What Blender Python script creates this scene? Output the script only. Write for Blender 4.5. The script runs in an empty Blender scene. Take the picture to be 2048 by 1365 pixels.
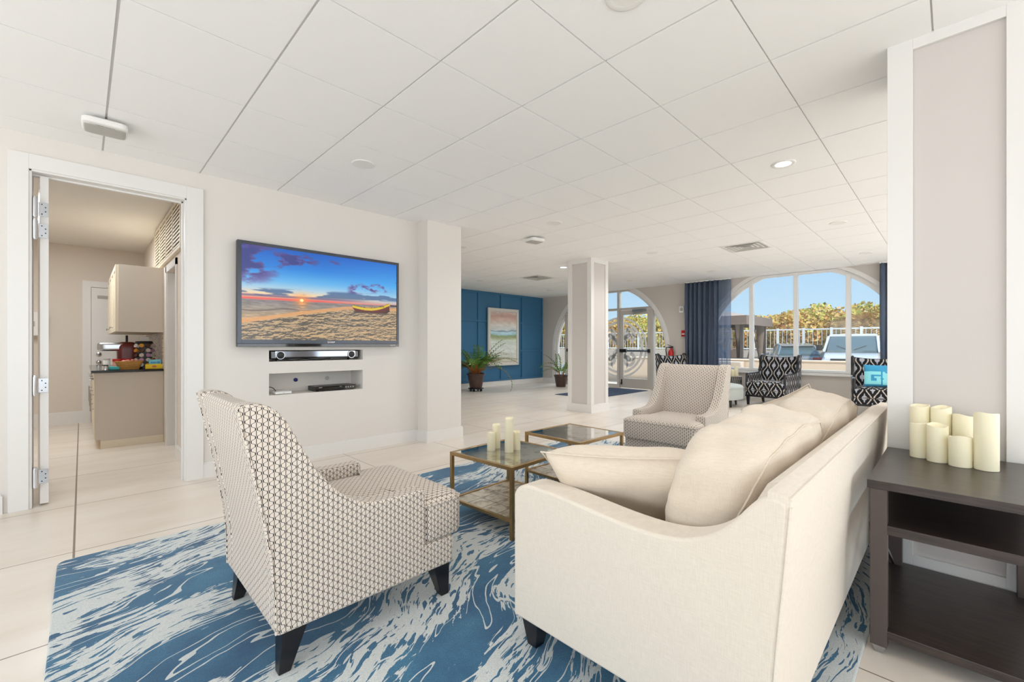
import bpy, bmesh, math, random
import numpy as np
from mathutils import Vector, Matrix
random.seed(7)
S = bpy.context.scene
COL = S.collection
PI = math.pi
R = math.radians
# ------------------------------------------------------------------ camera
CEIL = 2.645
cam_d = bpy.data.cameras.new('camera'); cam = bpy.data.objects.new('camera', cam_d); COL.objects.link(cam)
cam.location = (0, 0, 1.155)
cam.rotation_euler = (PI/2, 0, 0.78633 - PI/2)
cam_d.sensor_fit = 'HORIZONTAL'; cam_d.sensor_width = 36
cam_d.lens = 870.7/2048*36
cam_d.shift_x = -(1032-1024)/2048; cam_d.shift_y = (691-682.5)/2048
cam_d.clip_start = 0.05; cam_d.clip_end = 300
S.camera = cam
# ------------------------------------------------------------------ world, sun, exposure
S.view_settings.view_transform = 'Standard'; S.view_settings.look = 'None'
S.view_settings.gamma = 1; S.view_settings.use_curve_mapping = False
S.view_settings.exposure = 0.12
S.cycles.max_bounces = 10; S.cycles.diffuse_bounces = 6; S.cycles.transparent_max_bounces = 24
S.cycles.caustics_reflective = False; S.cycles.caustics_refractive = False
S.cycles.sample_clamp_indirect = 6
W = bpy.data.worlds.new('sky'); S.world = W; W.use_nodes = True
wn = W.node_tree; wn.nodes.clear()
_g = wn.nodes.new('ShaderNodeTexCoord'); _s = wn.nodes.new('ShaderNodeSeparateXYZ'); _r = wn.nodes.new('ShaderNodeValToRGB')
_b = wn.nodes.new('ShaderNodeBackground'); _o = wn.nodes.new('ShaderNodeOutputWorld')
wn.links.new(_g.outputs['Generated'], _s.inputs[0]); wn.links.new(_s.outputs['Z'], _r.inputs[0])
wn.links.new(_r.outputs[0], _b.inputs[0]); wn.links.new(_b.outputs[0], _o.inputs[0])
_r.color_ramp.elements[0].position = 0.0; _r.color_ramp.elements[0].color = (0.70, 0.86, 0.97, 1)
_r.color_ramp.elements[1].position = 0.30; _r.color_ramp.elements[1].color = (0.26, 0.55, 0.93, 1)
_e = _r.color_ramp.elements.new(0.06); _e.color = (0.56, 0.79, 0.97, 1)
_b.inputs[1].default_value = 1.0
def light(name, kind, loc, rot, energy, color=(1, 1, 1), size=None, sizey=None, spread=None, spot=None):
    d = bpy.data.lights.new(name, kind); d.energy = energy; d.color = color
    if kind == 'AREA':
        d.shape = 'RECTANGLE'; d.size = size; d.size_y = sizey or size
        if spread: d.spread = spread
    if kind == 'SPOT': d.spot_size = spot; d.spot_blend = 0.8; d.shadow_soft_size = 0.07
    if kind == 'SUN': d.angle = R(1.0)
    if kind == 'POINT': d.shadow_soft_size = size
    o = bpy.data.objects.new(name, d); o.location = loc; o.rotation_euler = rot; COL.objects.link(o); return o
light('sun', 'SUN', (0, 0, 20), (R(38), R(-35), 0), 3.3, (1.0, 0.93, 0.82))
# area lamps for daylight by the windows behind the photographer, plus one added fill
WCOL = (0.94, 0.975, 1.0)
light('daylight_fill', 'AREA', (-3.35, 1.0, 1.45), (0, R(-120), 0), 96, WCOL, 2.0, 6.0)
light('daylight_fill', 'AREA', (2.9, -4.35, 1.45), (R(124), 0, 0), 218, WCOL, 13.0, 2.0)
light('daylight_fill', 'AREA', (10.2, -2.4, 1.45), (0, R(125), 0), 120, WCOL, 2.0, 3.4)  # added fill on the blank wall hidden by the near column

# added lamps high out of view, strengthening skylight through the arched window and entrance
light('sky_fill', 'AREA', (15.5, 3.0, 6.0), (0, R(52), 0), 900, (0.93, 0.97, 1.0), 3.0, 9.0)
# added lamp below the sill imitating paving bounce, to brighten the ceiling
light('ceiling_fill', 'AREA', (11.4, 2.26, 0.06), (0, R(140), 0), 35, (1.0, 0.985, 0.96), 1.2, 3.4)
light('sky_fill', 'AREA', (15.5, 9.5, 6.0), (0, R(52), 0), 700, (0.93, 0.97, 1.0), 3.0, 6.0)  # second added skylight lamp, on the entrance side
# ------------------------------------------------------------------ node helper
class X:
    nt = None
    def __init__(s, v): s.v = v
    @staticmethod
    def m(op, *a):
        n = X.nt.nodes.new('ShaderNodeMath'); n.operation = op
        for i, k in enumerate(a):
            k = k.v if isinstance(k, X) else k
            if isinstance(k, (int, float)): n.inputs[i].default_value = k
            else: X.nt.links.new(k, n.inputs[i])
        return X(n.outputs[0])
    def __add__(s, o): return X.m('ADD', s, o)
    __radd__ = __add__
    def __sub__(s, o): return X.m('SUBTRACT', s, o)
    def __rsub__(s, o): return X.m('SUBTRACT', o, s)
    def __mul__(s, o): return X.m('MULTIPLY', s, o)
    __rmul__ = __mul__
    def __truediv__(s, o): return X.m('DIVIDE', s, o)
    def abs(s): return X.m('ABSOLUTE', s)
    def fract(s): return X.m('FRACT', s)
    def floor(s): return X.m('FLOOR', s)
    def lt(s, o): return X.m('LESS_THAN', s, o)
    def gt(s, o): return X.m('GREATER_THAN', s, o)
    def min(s, o): return X.m('MINIMUM', s, o)
    def max(s, o): return X.m('MAXIMUM', s, o)
    def sin(s): return X.m('SINE', s)
    def cos(s): return X.m('COSINE', s)
    def sqrt(s): return X.m('SQRT', s)
    def pingpong(s, o): return X.m('PINGPONG', s, o)
    def smooth(s, a, b):
        n = X.nt.nodes.new('ShaderNodeMapRange'); n.interpolation_type = 'SMOOTHSTEP'
        X.nt.links.new(s.v, n.inputs[0]); n.inputs[1].default_value = a; n.inputs[2].default_value = b
        return X(n.outputs[0])
def cmb(x, y, z=0.0):
    n = X.nt.nodes.new('ShaderNodeCombineXYZ')
    for i, k in enumerate((x, y, z)):
        k = k.v if isinstance(k, X) else k
        if isinstance(k, (int, float)): n.inputs[i].default_value = k
        else: X.nt.links.new(k, n.inputs[i])
    return n.outputs[0]
def noise(vec, scale, detail=2, rough=0.5, dist=0.0):
    n = X.nt.nodes.new('ShaderNodeTexNoise'); n.inputs['Scale'].default_value = scale; n.inputs['Detail'].default_value = detail
    n.inputs['Roughness'].default_value = rough; n.inputs['Distortion'].default_value = dist
    if vec is not None: X.nt.links.new(vec, n.inputs['Vector'])
    return X(n.outputs['Fac'])
def coords(kind='Object'):
    n = X.nt.nodes.new('ShaderNodeTexCoord'); s = X.nt.nodes.new('ShaderNodeSeparateXYZ')
    X.nt.links.new(n.outputs[kind], s.inputs[0])
    return X(s.outputs[0]), X(s.outputs[1]), X(s.outputs[2]), n.outputs[kind]
def mix(f, a, b):
    n = X.nt.nodes.new('ShaderNodeMix'); n.data_type = 'RGBA'
    f = f.v if isinstance(f, X) else f
    if isinstance(f, (int, float)): n.inputs[0].default_value = f
    else: X.nt.links.new(f, n.inputs[0])
    for i, k in ((6, a), (7, b)):
        if isinstance(k, tuple): n.inputs[i].default_value = (k[0], k[1], k[2], 1)
        else: X.nt.links.new(k, n.inputs[i])
    return n.outputs[2]
def sr(r, g, b):
    f = lambda c: c/12.92 if c <= 0.04045 else ((c+0.055)/1.055)**2.4
    return (f(r/255), f(g/255), f(b/255))
MATS = {}
def mat(name, col, rough=0.5, metal=0.0, spec=0.5, emit=0.0, bump=None, vary=0.0, vscale=3.0, alpha=None, trans=0.0, coat=0.0, sheen=0.0):
    """plain procedural material; a little noise in colour (vary) and relief (bump = (scale, strength))"""
    m = bpy.data.materials.new(name); m.use_nodes = True; nt = m.node_tree; X.nt = nt
    p = nt.nodes['Principled BSDF']
    p.inputs['Base Color'].default_value = (*col, 1); p.inputs['Roughness'].default_value = rough; p.inputs['Metallic'].default_value = metal
    p.inputs['Specular IOR Level'].default_value = spec; p.inputs['Transmission Weight'].default_value = trans
    p.inputs['Coat Weight'].default_value = coat; p.inputs['Sheen Weight'].default_value = sheen
    if alpha is not None: p.inputs['Alpha'].default_value = alpha
    if emit: p.inputs['Emission Color'].default_value = (*col, 1); p.inputs['Emission Strength'].default_value = emit
    x, y, z, v = coords('Object')
    if vary:
        f = noise(v, vscale, 3)
        a = tuple(c*(1-vary) for c in col); b = tuple(min(1, c*(1+vary)) for c in col)
        nt.links.new(mix(f, a, b), p.inputs['Base Color'])
    if bump:
        b = nt.nodes.new('ShaderNodeBump'); b.inputs['Strength'].default_value = bump[1]; b.inputs['Distance'].default_value = 0.002
        nt.links.new(noise(v, bump[0], 3).v, b.inputs['Height']); nt.links.new(b.outputs[0], p.inputs['Normal'])
    MATS[name] = m; return m
def setcol(m, sock, what='Base Color'):
    m.node_tree.links.new(sock, m.node_tree.nodes['Principled BSDF'].inputs[what])
def setbump(m, h, strength=0.3, dist=0.003):
    nt = m.node_tree; b = nt.nodes.new('ShaderNodeBump'); b.inputs['Strength'].default_value = strength; b.inputs['Distance'].default_value = dist
    nt.links.new(h.v, b.inputs['Height']); nt.links.new(b.outputs[0], nt.nodes['Principled BSDF'].inputs['Normal'])

# ------------------------------------------------------------------ materials
M_wall = mat('wall_paint', sr(224, 219, 213), 0.7, bump=(220, 0.08))
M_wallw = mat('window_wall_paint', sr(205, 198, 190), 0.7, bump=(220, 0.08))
M_kit = mat('kitchen_paint', sr(220, 210, 199), 0.7)
M_kitc = mat('kitchen_ceiling_paint', sr(232, 228, 222), 0.8)
M_blue = mat('blue_paint', sr(56, 112, 152), 0.38, bump=(180, 0.05))
M_trim = mat('white_trim', sr(229, 227, 224), 0.35)
M_panel = mat('column_panel_paint', sr(207, 201, 197), 0.6)
M_tile = mat('ceiling_tile', sr(246, 246, 245), 0.85, bump=(260, 0.15))
M_tee = mat('ceiling_grid', sr(214, 212, 209), 0.5)
M_floor = mat('porcelain_floor', sr(226, 213, 198), 0.28, spec=0.45)
X.nt = M_floor.node_tree
x, y, z, v = coords()
fy = ((y - 2.465 + 0.5).fract() - 0.5).abs().lt(0.0035)
fx = ((x + 0.03 + 0.5).fract() - 0.5).abs()
wide = ((x + 0.03).abs()).lt(0.005)
g = fy.max(fx.lt(0.003)).max(wide)
cloud = noise(cmb(x*0.5, y*1.6, z), 2.2, 6, 0.62)
c1 = mix(cloud.smooth(0.3, 0.75), sr(231, 222, 211), sr(220, 208, 194))
setcol(M_floor, mix(g, c1, sr(128, 116, 104)))
setbump(M_floor, 1.0 - g, 0.2, 0.002)

M_navy_mat = mat('entry_mat_pile', sr(40, 58, 82), 0.95, vary=0.4, vscale=60)
# rug ---------------------------------------------------------------
M_rug = mat('rug_pile', sr(35, 98, 138), 0.95, spec=0.1, sheen=0.3)
X.nt = M_rug.node_tree
x, y, z, v = coords()
w1 = noise(cmb(x, y, 1.3), 0.9, 2, 0.5) - 0.5
w2 = noise(cmb(x, y, 7.7), 0.9, 1, 0.5) - 0.5
w3 = noise(cmb(x, y, 3.1), 5.0, 2, 0.5) - 0.5
# strands run roughly along the rug's length and bend with the warp
ca, sa = math.cos(R(16)), math.sin(R(16))
al = x*ca + y*sa + w2*0.7
ac = y*ca - x*sa + w1*0.85 + w3*0.05
n1 = noise(cmb(al*0.55, ac*3.2, 0.0), 2.0, 2, 0.45)
n2 = noise(cmb(al*2.0, ac*13.0, 5.0), 2.4, 4, 0.62)
n3 = noise(cmb(al*5.0, ac*20.0, 9.0), 2.0, 1, 0.5)
dens = noise(cmb(al*0.75, ac*1.9, 14.0), 1.35, 2, 0.5)
dm = dens.smooth(0.42, 0.56)
dense = n2.gt(0.675 - dm*0.235)*(1.0 - n3.gt(0.61))
lines1 = (n1 - 0.5).abs().lt(0.0085 + (noise(cmb(x, y, 4.0), 7.0, 2) - 0.5)*0.016)
lines2 = (n1 - 0.60).abs().lt(0.0075)
lines3 = (noise(cmb(al*0.8, ac*6.5, 21.0), 2.2, 2, 0.5) - 0.5).abs().lt(0.011)*dens.gt(0.46)
white = dense.max(lines1).max(lines2).max(lines3)
pile = noise(v, 260, 3, 0.7)
tone = noise(cmb(x, y*1.0, 2.0), 3.0, 4, 0.6)
cb = mix(tone.smooth(0.3, 0.7), sr(24, 84, 122), sr(62, 128, 160))
cb = mix(pile.smooth(0.35, 0.8), cb, sr(24, 78, 116))
cw = mix(pile.smooth(0.3, 0.75), sr(222, 224, 220), sr(186, 196, 198))
setcol(M_rug, mix(white, cb, cw)); setbump(M_rug, pile + white*0.35, 0.55, 0.006)

# trellis upholstery -------------------------------------------------
def trellis(name, base, line, wu, pv, lw=0.095):
    m = mat(name, base, 0.85, spec=0.2, sheen=0.15); X.nt = m.node_tree
    n = X.nt.nodes.new('ShaderNodeUVMap'); n.uv_map = 'UVMap'; s = X.nt.nodes.new('ShaderNodeSeparateXYZ')
    X.nt.links.new(n.outputs[0], s.inputs[0])
    u = X(s.outputs[0])/wu; v = X(s.outputs[1])/pv
    T = ((v.pingpong(0.5)*4.0 - 1.0)*2.3).min(1.0).max(-1.0)
    dA = (((u - 0.5 - T*0.355)*0.5 + 0.5).fract() - 0.5).abs()*2.0
    dB = (((u - 1.5 + T*0.355)*0.5 + 0.5).fract() - 0.5).abs()*2.0
    dC = ((u + 0.5).fract() - 0.5).abs()
    gate = (T*(u + 0.5).floor().__mul__(PI).cos()).gt(-0.80)
    L = dA.lt(lw).max(dB.lt(lw)).max(dC.lt(lw*0.62)*gate)
    weave = noise(cmb(X(s.outputs[0])*1.0, X(s.outputs[1])*1.0), 900, 2)
    setcol(m, mix(L, mix(weave, tuple(c*0.92 for c in base), base), line)); setbump(m, weave + L*0.5, 0.3, 0.001)
    return m
M_trel = trellis('trellis_upholstery', sr(228, 216, 203), sr(44, 38, 40), 0.0180, 0.0270)
# ikat upholstery ----------------------------------------------------
M_ikat = mat('ikat_upholstery', sr(20, 21, 28), 0.75, spec=0.3); X.nt = M_ikat.node_tree
n = X.nt.nodes.new('ShaderNodeUVMap'); n.uv_map = 'UVMap'; s = X.nt.nodes.new('ShaderNodeSeparateXYZ'); X.nt.links.new(n.outputs[0], s.inputs[0])
wob = noise(cmb(X(s.outputs[0]), X(s.outputs[1])), 40, 2) - 0.5
u = X(s.outputs[0])/0.103 + wob*0.14; v = X(s.outputs[1])/0.30
T = (v*2*PI).cos()
dA = (((u - 0.5 - T*0.33)*0.5 + 0.5).fract() - 0.5).abs()*2.0
dB = (((u - 1.5 + T*0.33)*0.5 + 0.5).fract() - 0.5).abs()*2.0
L = dA.lt(0.085).max(dB.lt(0.085))
par = ((u + 0.5).floor()*0.5).fract().gt(0.25)          # odd columns are shifted half a repeat
vc = ((v + par*0.5 + 0.5).fract() - 0.5)
vc0 = ((v + 0.5 - par*0.5).fract() - 0.5)
uc = ((u + 0.5).fract() - 0.5)
e1 = ((uc*uc)/(0.34*0.34) + (vc0*vc0)/(0.13*0.13)).lt(1.0)
sp = vc0.abs().lt(0.26)*uc.abs().lt(0.26 - vc0.abs()*0.95)*uc.abs().lt(0.10)
ctr = e1.max(sp)
setcol(M_ikat, mix(ctr, mix(L, sr(20, 21, 28), sr(196, 188, 178)), sr(178, 180, 188)))

def linen(name, c, sc=1.0):
    m = mat(name, c, 0.9, spec=0.15, sheen=0.2); X.nt = m.node_tree
    x, y, z, v = coords()
    a = noise(cmb(x*14*sc, y*14*sc, z*260*sc), 2.0, 3, 0.6); b = noise(cmb(x*240*sc, y*240*sc, z*12*sc), 2.0, 3, 0.6)
    f = (a + b)*0.5
    setcol(m, mix(f.smooth(0.35, 0.65), tuple(k*0.93 for k in c), tuple(min(1, k*1.04) for k in c))); setbump(m, f, 0.25, 0.0015)
    return m
M_linen = linen('cream_linen', sr(226, 215, 200))
M_linen2 = linen('cushion_linen', sr(222, 208, 190))
M_blk = mat('black_lacquer', sr(18, 17, 22), 0.28)
M_esp = mat('espresso_wood', sr(46, 36, 32), 0.32, spec=0.6); X.nt = M_esp.node_tree
x, y, z, v = coords()
gr = noise(cmb(x*30, y*2.2, z*30), 2.5, 5, 0.6, 0.6)
setcol(M_esp, mix(gr.smooth(0.3, 0.7), sr(36, 27, 24), sr(62, 50, 45))); setbump(M_esp, gr, 0.15, 0.001)
M_esp2 = mat('espresso_edge', sr(80, 70, 67), 0.36)
M_brass = mat('antique_brass', sr(170, 140, 98), 0.33, metal=1.0, vary=0.18, vscale=25)
M_mirror = mat('antiqued_mirror', sr(176, 178, 170), 0.06, metal=1.0); X.nt = M_mirror.node_tree
x, y, z, v = coords()
f = noise(v, 9, 5, 0.65)
setcol(M_mirror, mix(f.smooth(0.45, 0.7), sr(222, 222, 214), sr(166, 158, 142)))
setcol(M_mirror, f.smooth(0.2, 1.1).__mul__(0.28).v, 'Roughness')
M_mirror2 = mat('antiqued_mirror_shelf', sr(176, 168, 152), 0.25, metal=0.55); X.nt = M_mirror2.node_tree
x, y, z, v = coords()
f = noise(v, 14, 5, 0.7)
gx = ((x/0.135 + 0.5).fract() - 0.5).abs().lt(0.018).max(((y/0.135 + 0.5).fract() - 0.5).abs().lt(0.018))
setcol(M_mirror2, mix(gx, mix(f.smooth(0.42, 0.68), sr(212, 202, 184), sr(140, 124, 102)), sr(120, 104, 84)))
M_wax = mat('ivory_wax', sr(246, 238, 208), 0.45, vary=0.03, vscale=12); 
M_wax.node_tree.nodes['Principled BSDF'].inputs['Subsurface Weight'].default_value = 0.25
M_wax.node_tree.nodes['Principled BSDF'].inputs['Subsurface Radius'].default_value = (0.03, 0.02, 0.01)
M_wick = mat('flame_tip', sr(250, 240, 215), 0.4)
M_steel = mat('brushed_steel', sr(190, 192, 196), 0.25, metal=1.0)
M_chrome = mat('chrome', sr(215, 217, 222), 0.1, metal=1.0)
M_alu = mat('door_aluminium', sr(204, 199, 192), 0.4, metal=0.15)
M_frame = mat('window_frame_paint', sr(232, 231, 229), 0.35)
M_black = mat('black_plastic', sr(22, 22, 24), 0.35)
M_gloss = mat('gloss_black', sr(10, 10, 12), 0.06, coat=0.5)
M_bez = mat('television_bezel', sr(78, 82, 90), 0.25, metal=0.5)
M_white = mat('white_plastic', sr(236, 235, 232), 0.4)
M_grey = mat('grey_plastic', sr(182, 180, 174), 0.45)
M_red = mat('red_enamel', sr(190, 30, 30), 0.35)
M_cab = mat('cabinet_cream', sr(228, 216, 194), 0.45)
M_cabend = mat('cabinet_end_panel', sr(204, 193, 180), 0.5)
M_gran = mat('black_granite', sr(18, 18, 20), 0.12, vary=0.8, vscale=120)
M_wick2 = mat('wicker', sr(190, 140, 72), 0.7, vary=0.35, vscale=70, bump=(90, 0.8))
M_yel = mat('yellow_card', sr(246, 208, 24), 0.5)
M_cyan = mat('light_blue_card', sr(120, 205, 230), 0.5)
M_teal = mat('teal_card', sr(70, 190, 190), 0.5)
M_glass = mat('clear_glass', (0.95, 0.97, 0.97), 0.02, trans=1.0)
M_green = mat('leaf_green', sr(84, 138, 56), 0.45, vary=0.5, vscale=12)
M_stem = mat('leaf_stem', sr(168, 104, 50), 0.6, vary=0.3, vscale=20)
M_pot = mat('bronze_glazed_pot', sr(72, 50, 44), 0.3, vary=0.4, vscale=9)
M_soil = mat('potting_soil', sr(50, 38, 30), 0.95)
M_conc = mat('concrete', sr(206, 190, 172), 0.9, vary=0.08, vscale=1.5)
M_asph = mat('car_park_paving', sr(190, 182, 172), 0.9, vary=0.06, vscale=0.6)
M_rubber = mat('tyre_rubber', sr(34, 34, 36), 0.8)
M_cglass = mat('car_glass', sr(86, 108, 112), 0.08, spec=0.8)
M_gaz = mat('gazebo_fabric', sr(112, 98, 88), 0.85)
M_gazf = mat('gazebo_metal', sr(62, 56, 54), 0.5)
M_brick = mat('mosaic_splashback', sr(190, 170, 152), 0.4); X.nt = M_brick.node_tree
x, y, z, v = coords()
bt = X.nt.nodes.new('ShaderNodeTexBrick'); X.nt.links.new(cmb(y, z), bt.inputs[0])
bt.inputs['Scale'].default_value = 1; bt.inputs['Brick Width'].default_value = 0.09; bt.inputs['Row Height'].default_value = 0.018; bt.inputs['Mortar Size'].default_value = 0.002
bt.inputs['Color1'].default_value = (*sr(206, 186, 166), 1); bt.inputs['Color2'].default_value = (*sr(150, 124, 104), 1); bt.inputs['Mortar'].default_value = (*sr(230, 225, 215), 1)
setcol(M_brick, bt.outputs[0])
def pane_mat(name, tint=(1, 1, 1), refl=0.5, haze=0.0):
    m = bpy.data.materials.new(name); m.use_nodes = True; nt = m.node_tree; nt.nodes.clear()
    o = nt.nodes.new('ShaderNodeOutputMaterial'); t = nt.nodes.new('ShaderNodeBsdfTransparent'); g = nt.nodes.new('ShaderNodeBsdfGlossy')
    f = nt.nodes.new('ShaderNodeFresnel'); mx = nt.nodes.new('ShaderNodeMixShader'); mu = nt.nodes.new('ShaderNodeMath'); mu.operation = 'MULTIPLY'
    t.inputs[0].default_value = (*tint, 1); g.inputs['Roughness'].default_value = 0.02; f.inputs[0].default_value = 1.45; mu.inputs[1].default_value = refl
    nt.links.new(f.outputs[0], mu.inputs[0]); nt.links.new(mu.outputs[0], mx.inputs[0]); nt.links.new(t.outputs[0], mx.inputs[1]); nt.links.new(g.outputs[0], mx.inputs[2])
    out = mx.outputs[0]
    if haze:
        d = nt.nodes.new('ShaderNodeBsdfDiffuse'); d.inputs[0].default_value = (0.9, 0.9, 0.9, 1); m2 = nt.nodes.new('ShaderNodeMixShader')
        m2.inputs[0].default_value = haze; nt.links.new(out, m2.inputs[1]); nt.links.new(d.outputs[0], m2.inputs[2]); out = m2.outputs[0]
    nt.links.new(out, o.inputs[0]); return m
M_pane = pane_mat('window_glass', (0.97, 0.98, 0.98), 0.5, 0.04)
M_etch = pane_mat('frosted_film', (0.8, 0.8, 0.8), 0.2, 0.75)
M_gaznet = pane_mat('gazebo_netting', (0.62, 0.56, 0.52), 0.0, 0.0)
def sheer_mat(name, col, tr):
    m = bpy.data.materials.new(name); m.use_nodes = True; nt = m.node_tree; nt.nodes.clear(); X.nt = nt
    o = nt.nodes.new('ShaderNodeOutputMaterial'); d = nt.nodes.new('ShaderNodeBsdfDiffuse'); tl = nt.nodes.new('ShaderNodeBsdfTranslucent'); t = nt.nodes.new('ShaderNodeBsdfTransparent')
    x, y, z, v = coords(); f = noise(cmb(x*3, y*60, z*4), 2, 3)
    c = mix(f, tuple(k*0.75 for k in col), tuple(min(1, k*1.25) for k in col))
    nt.links.new(c, d.inputs[0]); nt.links.new(c, tl.inputs[0]); t.inputs[0].default_value = (0.93, 0.96, 1.0, 1)
    a = nt.nodes.new('ShaderNodeMixShader'); a.inputs[0].default_value = 0.35; nt.links.new(d.outputs[0], a.inputs[1]); nt.links.new(tl.outputs[0], a.inputs[2])
    b = nt.nodes.new('ShaderNodeMixShader'); b.inputs[0].default_value = tr; nt.links.new(a.outputs[0], b.inputs[1]); nt.links.new(t.outputs[0], b.inputs[2])
    nt.links.new(b.outputs[0], o.inputs[0]); return m
M_curt = sheer_mat('slate_blue_voile', sr(108, 120, 140), 0.12)
M_sheer = sheer_mat('thin_blue_voile', sr(130, 148, 172), 0.62)
def vcol_mat(name, emit=None, rough=0.5):
    m = bpy.data.materials.new(name); m.use_nodes = True; nt = m.node_tree; p = nt.nodes['Principled BSDF']
    a = nt.nodes.new('ShaderNodeVertexColor'); a.layer_name = 'picture'
    if emit:
        nt.links.new(a.outputs[0], p.inputs['Emission Color']); p.inputs['Emission Strength'].default_value = emit
        p.inputs['Base Color'].default_value = (0.01, 0.01, 0.01, 1)
    else: nt.links.new(a.outputs[0], p.inputs['Base Color'])
    p.inputs['Roughness'].default_value = rough; return m
M_screen = vcol_mat('television_picture', 1.0, 0.25)
M_canvas = vcol_mat('painted_canvas', None, 0.6)
M_lamp_on = mat('lit_lens', (1.0, 0.93, 0.82), 0.5, emit=6.0)
M_lamp_off = mat('frosted_lens', sr(236, 234, 230), 0.4)
M_dark = mat('dark_gap', sr(52, 48, 46), 0.8)
M_silverframe = mat('silver_leaf_frame', sr(226, 222, 214), 0.4, metal=0.1, vary=0.12, vscale=18)

# ------------------------------------------------------------------ mesh helper
class MB:
    def __init__(s): s.v = []; s.f = []
    def add(s, vs, fs):
        o = len(s.v); s.v += [tuple(p) for p in vs]; s.f += [tuple(i+o for i in f) for f in fs]; return s
    def box(s, x0, x1, y0, y1, z0, z1, mtx=None):
        if x0 > x1: x0, x1 = x1, x0
        if y0 > y1: y0, y1 = y1, y0
        if z0 > z1: z0, z1 = z1, z0
        v = [(x, y, z) for z in (z0, z1) for y in (y0, y1) for x in (x0, x1)]
        if mtx: v = [mtx @ Vector(p) for p in v]
        return s.add(v, [(0, 2, 3, 1), (4, 5, 7, 6), (0, 1, 5, 4), (2, 6, 7, 3), (0, 4, 6, 2), (1, 3, 7, 5)])
    def bar(s, a, b, w, h=None, up=(0, 0, 1)):
        a = Vector(a); b = Vector(b); d = (b-a).normalized(); u = Vector(up)
        if abs(d.dot(u)) > 0.98: u = Vector((1, 0, 0))
        r = d.cross(u).normalized()*w/2; t = r.cross(d).normalized()*(h or w)/2
        v = [a-r-t, a+r-t, a+r+t, a-r+t, b-r-t, b+r-t, b+r+t, b-r+t]
        return s.add(v, [(3, 2, 1, 0), (4, 5, 6, 7), (0, 1, 5, 4), (1, 2, 6, 5), (2, 3, 7, 6), (3, 0, 4, 7)])
    def tube(s, pts, rad, n=8, caps=True):
        pts = [Vector(p) for p in pts]; rad = rad if isinstance(rad, (list, tuple)) else [rad]*len(pts)
        vs = []; u0 = None
        for i, p in enumerate(pts):
            d = (pts[min(i+1, len(pts)-1)]-pts[max(i-1, 0)]).normalized()
            if u0 is None: u0 = d.orthogonal().normalized()
            u0 = (u0 - d*u0.dot(d)).normalized(); w = d.cross(u0)
            for k in range(n):
                a = 2*PI*k/n; vs.append(p + (u0*math.cos(a) + w*math.sin(a))*rad[i])
        fs = [(i*n+k, i*n+(k+1) % n, (i+1)*n+(k+1) % n, (i+1)*n+k) for i in range(len(pts)-1) for k in range(n)]
        if caps: fs += [tuple(range(n-1, -1, -1)), tuple((len(pts)-1)*n+k for k in range(n))]
        return s.add(vs, fs)
    def cyl(s, a, b, r0, r1=None, n=20): return s.tube([a, b], [r0, r0 if r1 is None else r1], n)
    def lathe(s, prof, n=24, c=(0, 0), wob=None):
        vs = []; 
        for (r, z) in prof:
            for k in range(n):
                a = 2*PI*k/n; dz = wob(a, z) if wob else 0
                vs.append((c[0]+r*math.cos(a), c[1]+r*math.sin(a), z+dz))
        fs = [(i*n+k, i*n+(k+1) % n, (i+1)*n+(k+1) % n, (i+1)*n+k) for i in range(len(prof)-1) for k in range(n)]
        fs += [tuple(range(n-1, -1, -1)), tuple((len(prof)-1)*n+k for k in range(n))]
        return s.add(vs, fs)
    def prism(s, poly, axis, a, b):
        """extrude a 2-D outline: axis 'y' -> poly is (x,z); 'x' -> (y,z); 'z' -> (x,y)"""
        n = len(poly)
        def P(p, t): return {'y': (p[0], t, p[1]), 'x': (t, p[0], p[1]), 'z': (p[0], p[1], t)}[axis]
        vs = [P(p, a) for p in poly] + [P(p, b) for p in poly]
        fs = [tuple(range(n)), tuple(range(2*n-1, n-1, -1))] + [(i, n+i, n+(i+1) % n, (i+1) % n) for i in range(n)]
        return s.add(vs, fs)
    def surf(s, fn, nu, nv, closeu=False, closev=False):
        vs = [fn(i/(nu if closeu else nu), j/nv) for j in range(nv + (0 if closev else 1)) for i in range(nu + (0 if closeu else 1))]
        w = nu + (0 if closeu else 1); h = nv + (0 if closev else 1)
        fs = []
        for j in range(nv):
            for i in range(nu):
                fs.append((j*w+i, j*w+(i+1) % w, ((j+1) % h)*w+(i+1) % w, ((j+1) % h)*w+i))
        return s.add(vs, fs)
    def superbox(s, sx, sy, sz, e=4.0, n=12, mtx=None, fn=None):
        """cushion-like rounded box"""
        idx = {}; vs = []; fs = []
        def vid(p):
            k = (round(p[0], 5), round(p[1], 5), round(p[2], 5))
            if k not in idx:
                idx[k] = len(vs); q = Vector(p)
                l = (abs(q.x)**e + abs(q.y)**e + abs(q.z)**e)**(1/e)
                q = q/l
                r = Vector((q.x*sx/2, q.y*sy/2, q.z*sz/2))
                if fn: r = fn(r, q)
                vs.append(mtx @ r if mtx else r)
            return idx[k]
        for ax in range(3):
            for sg in (-1, 1):
                for i in range(n):
                    for j in range(n):
                        q = []
                        for (a, b) in ((i, j), (i+1, j), (i+1, j+1), (i, j+1)):
                            p = [0, 0, 0]; p[ax] = sg; p[(ax+1) % 3] = math.tan((2*a/n-1)*PI/4); p[(ax+2) % 3] = math.tan((2*b/n-1)*PI/4); q.append(vid(p))
                        fs.append(tuple(q) if sg > 0 else tuple(reversed(q)))
        return s.add(vs, fs)
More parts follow.
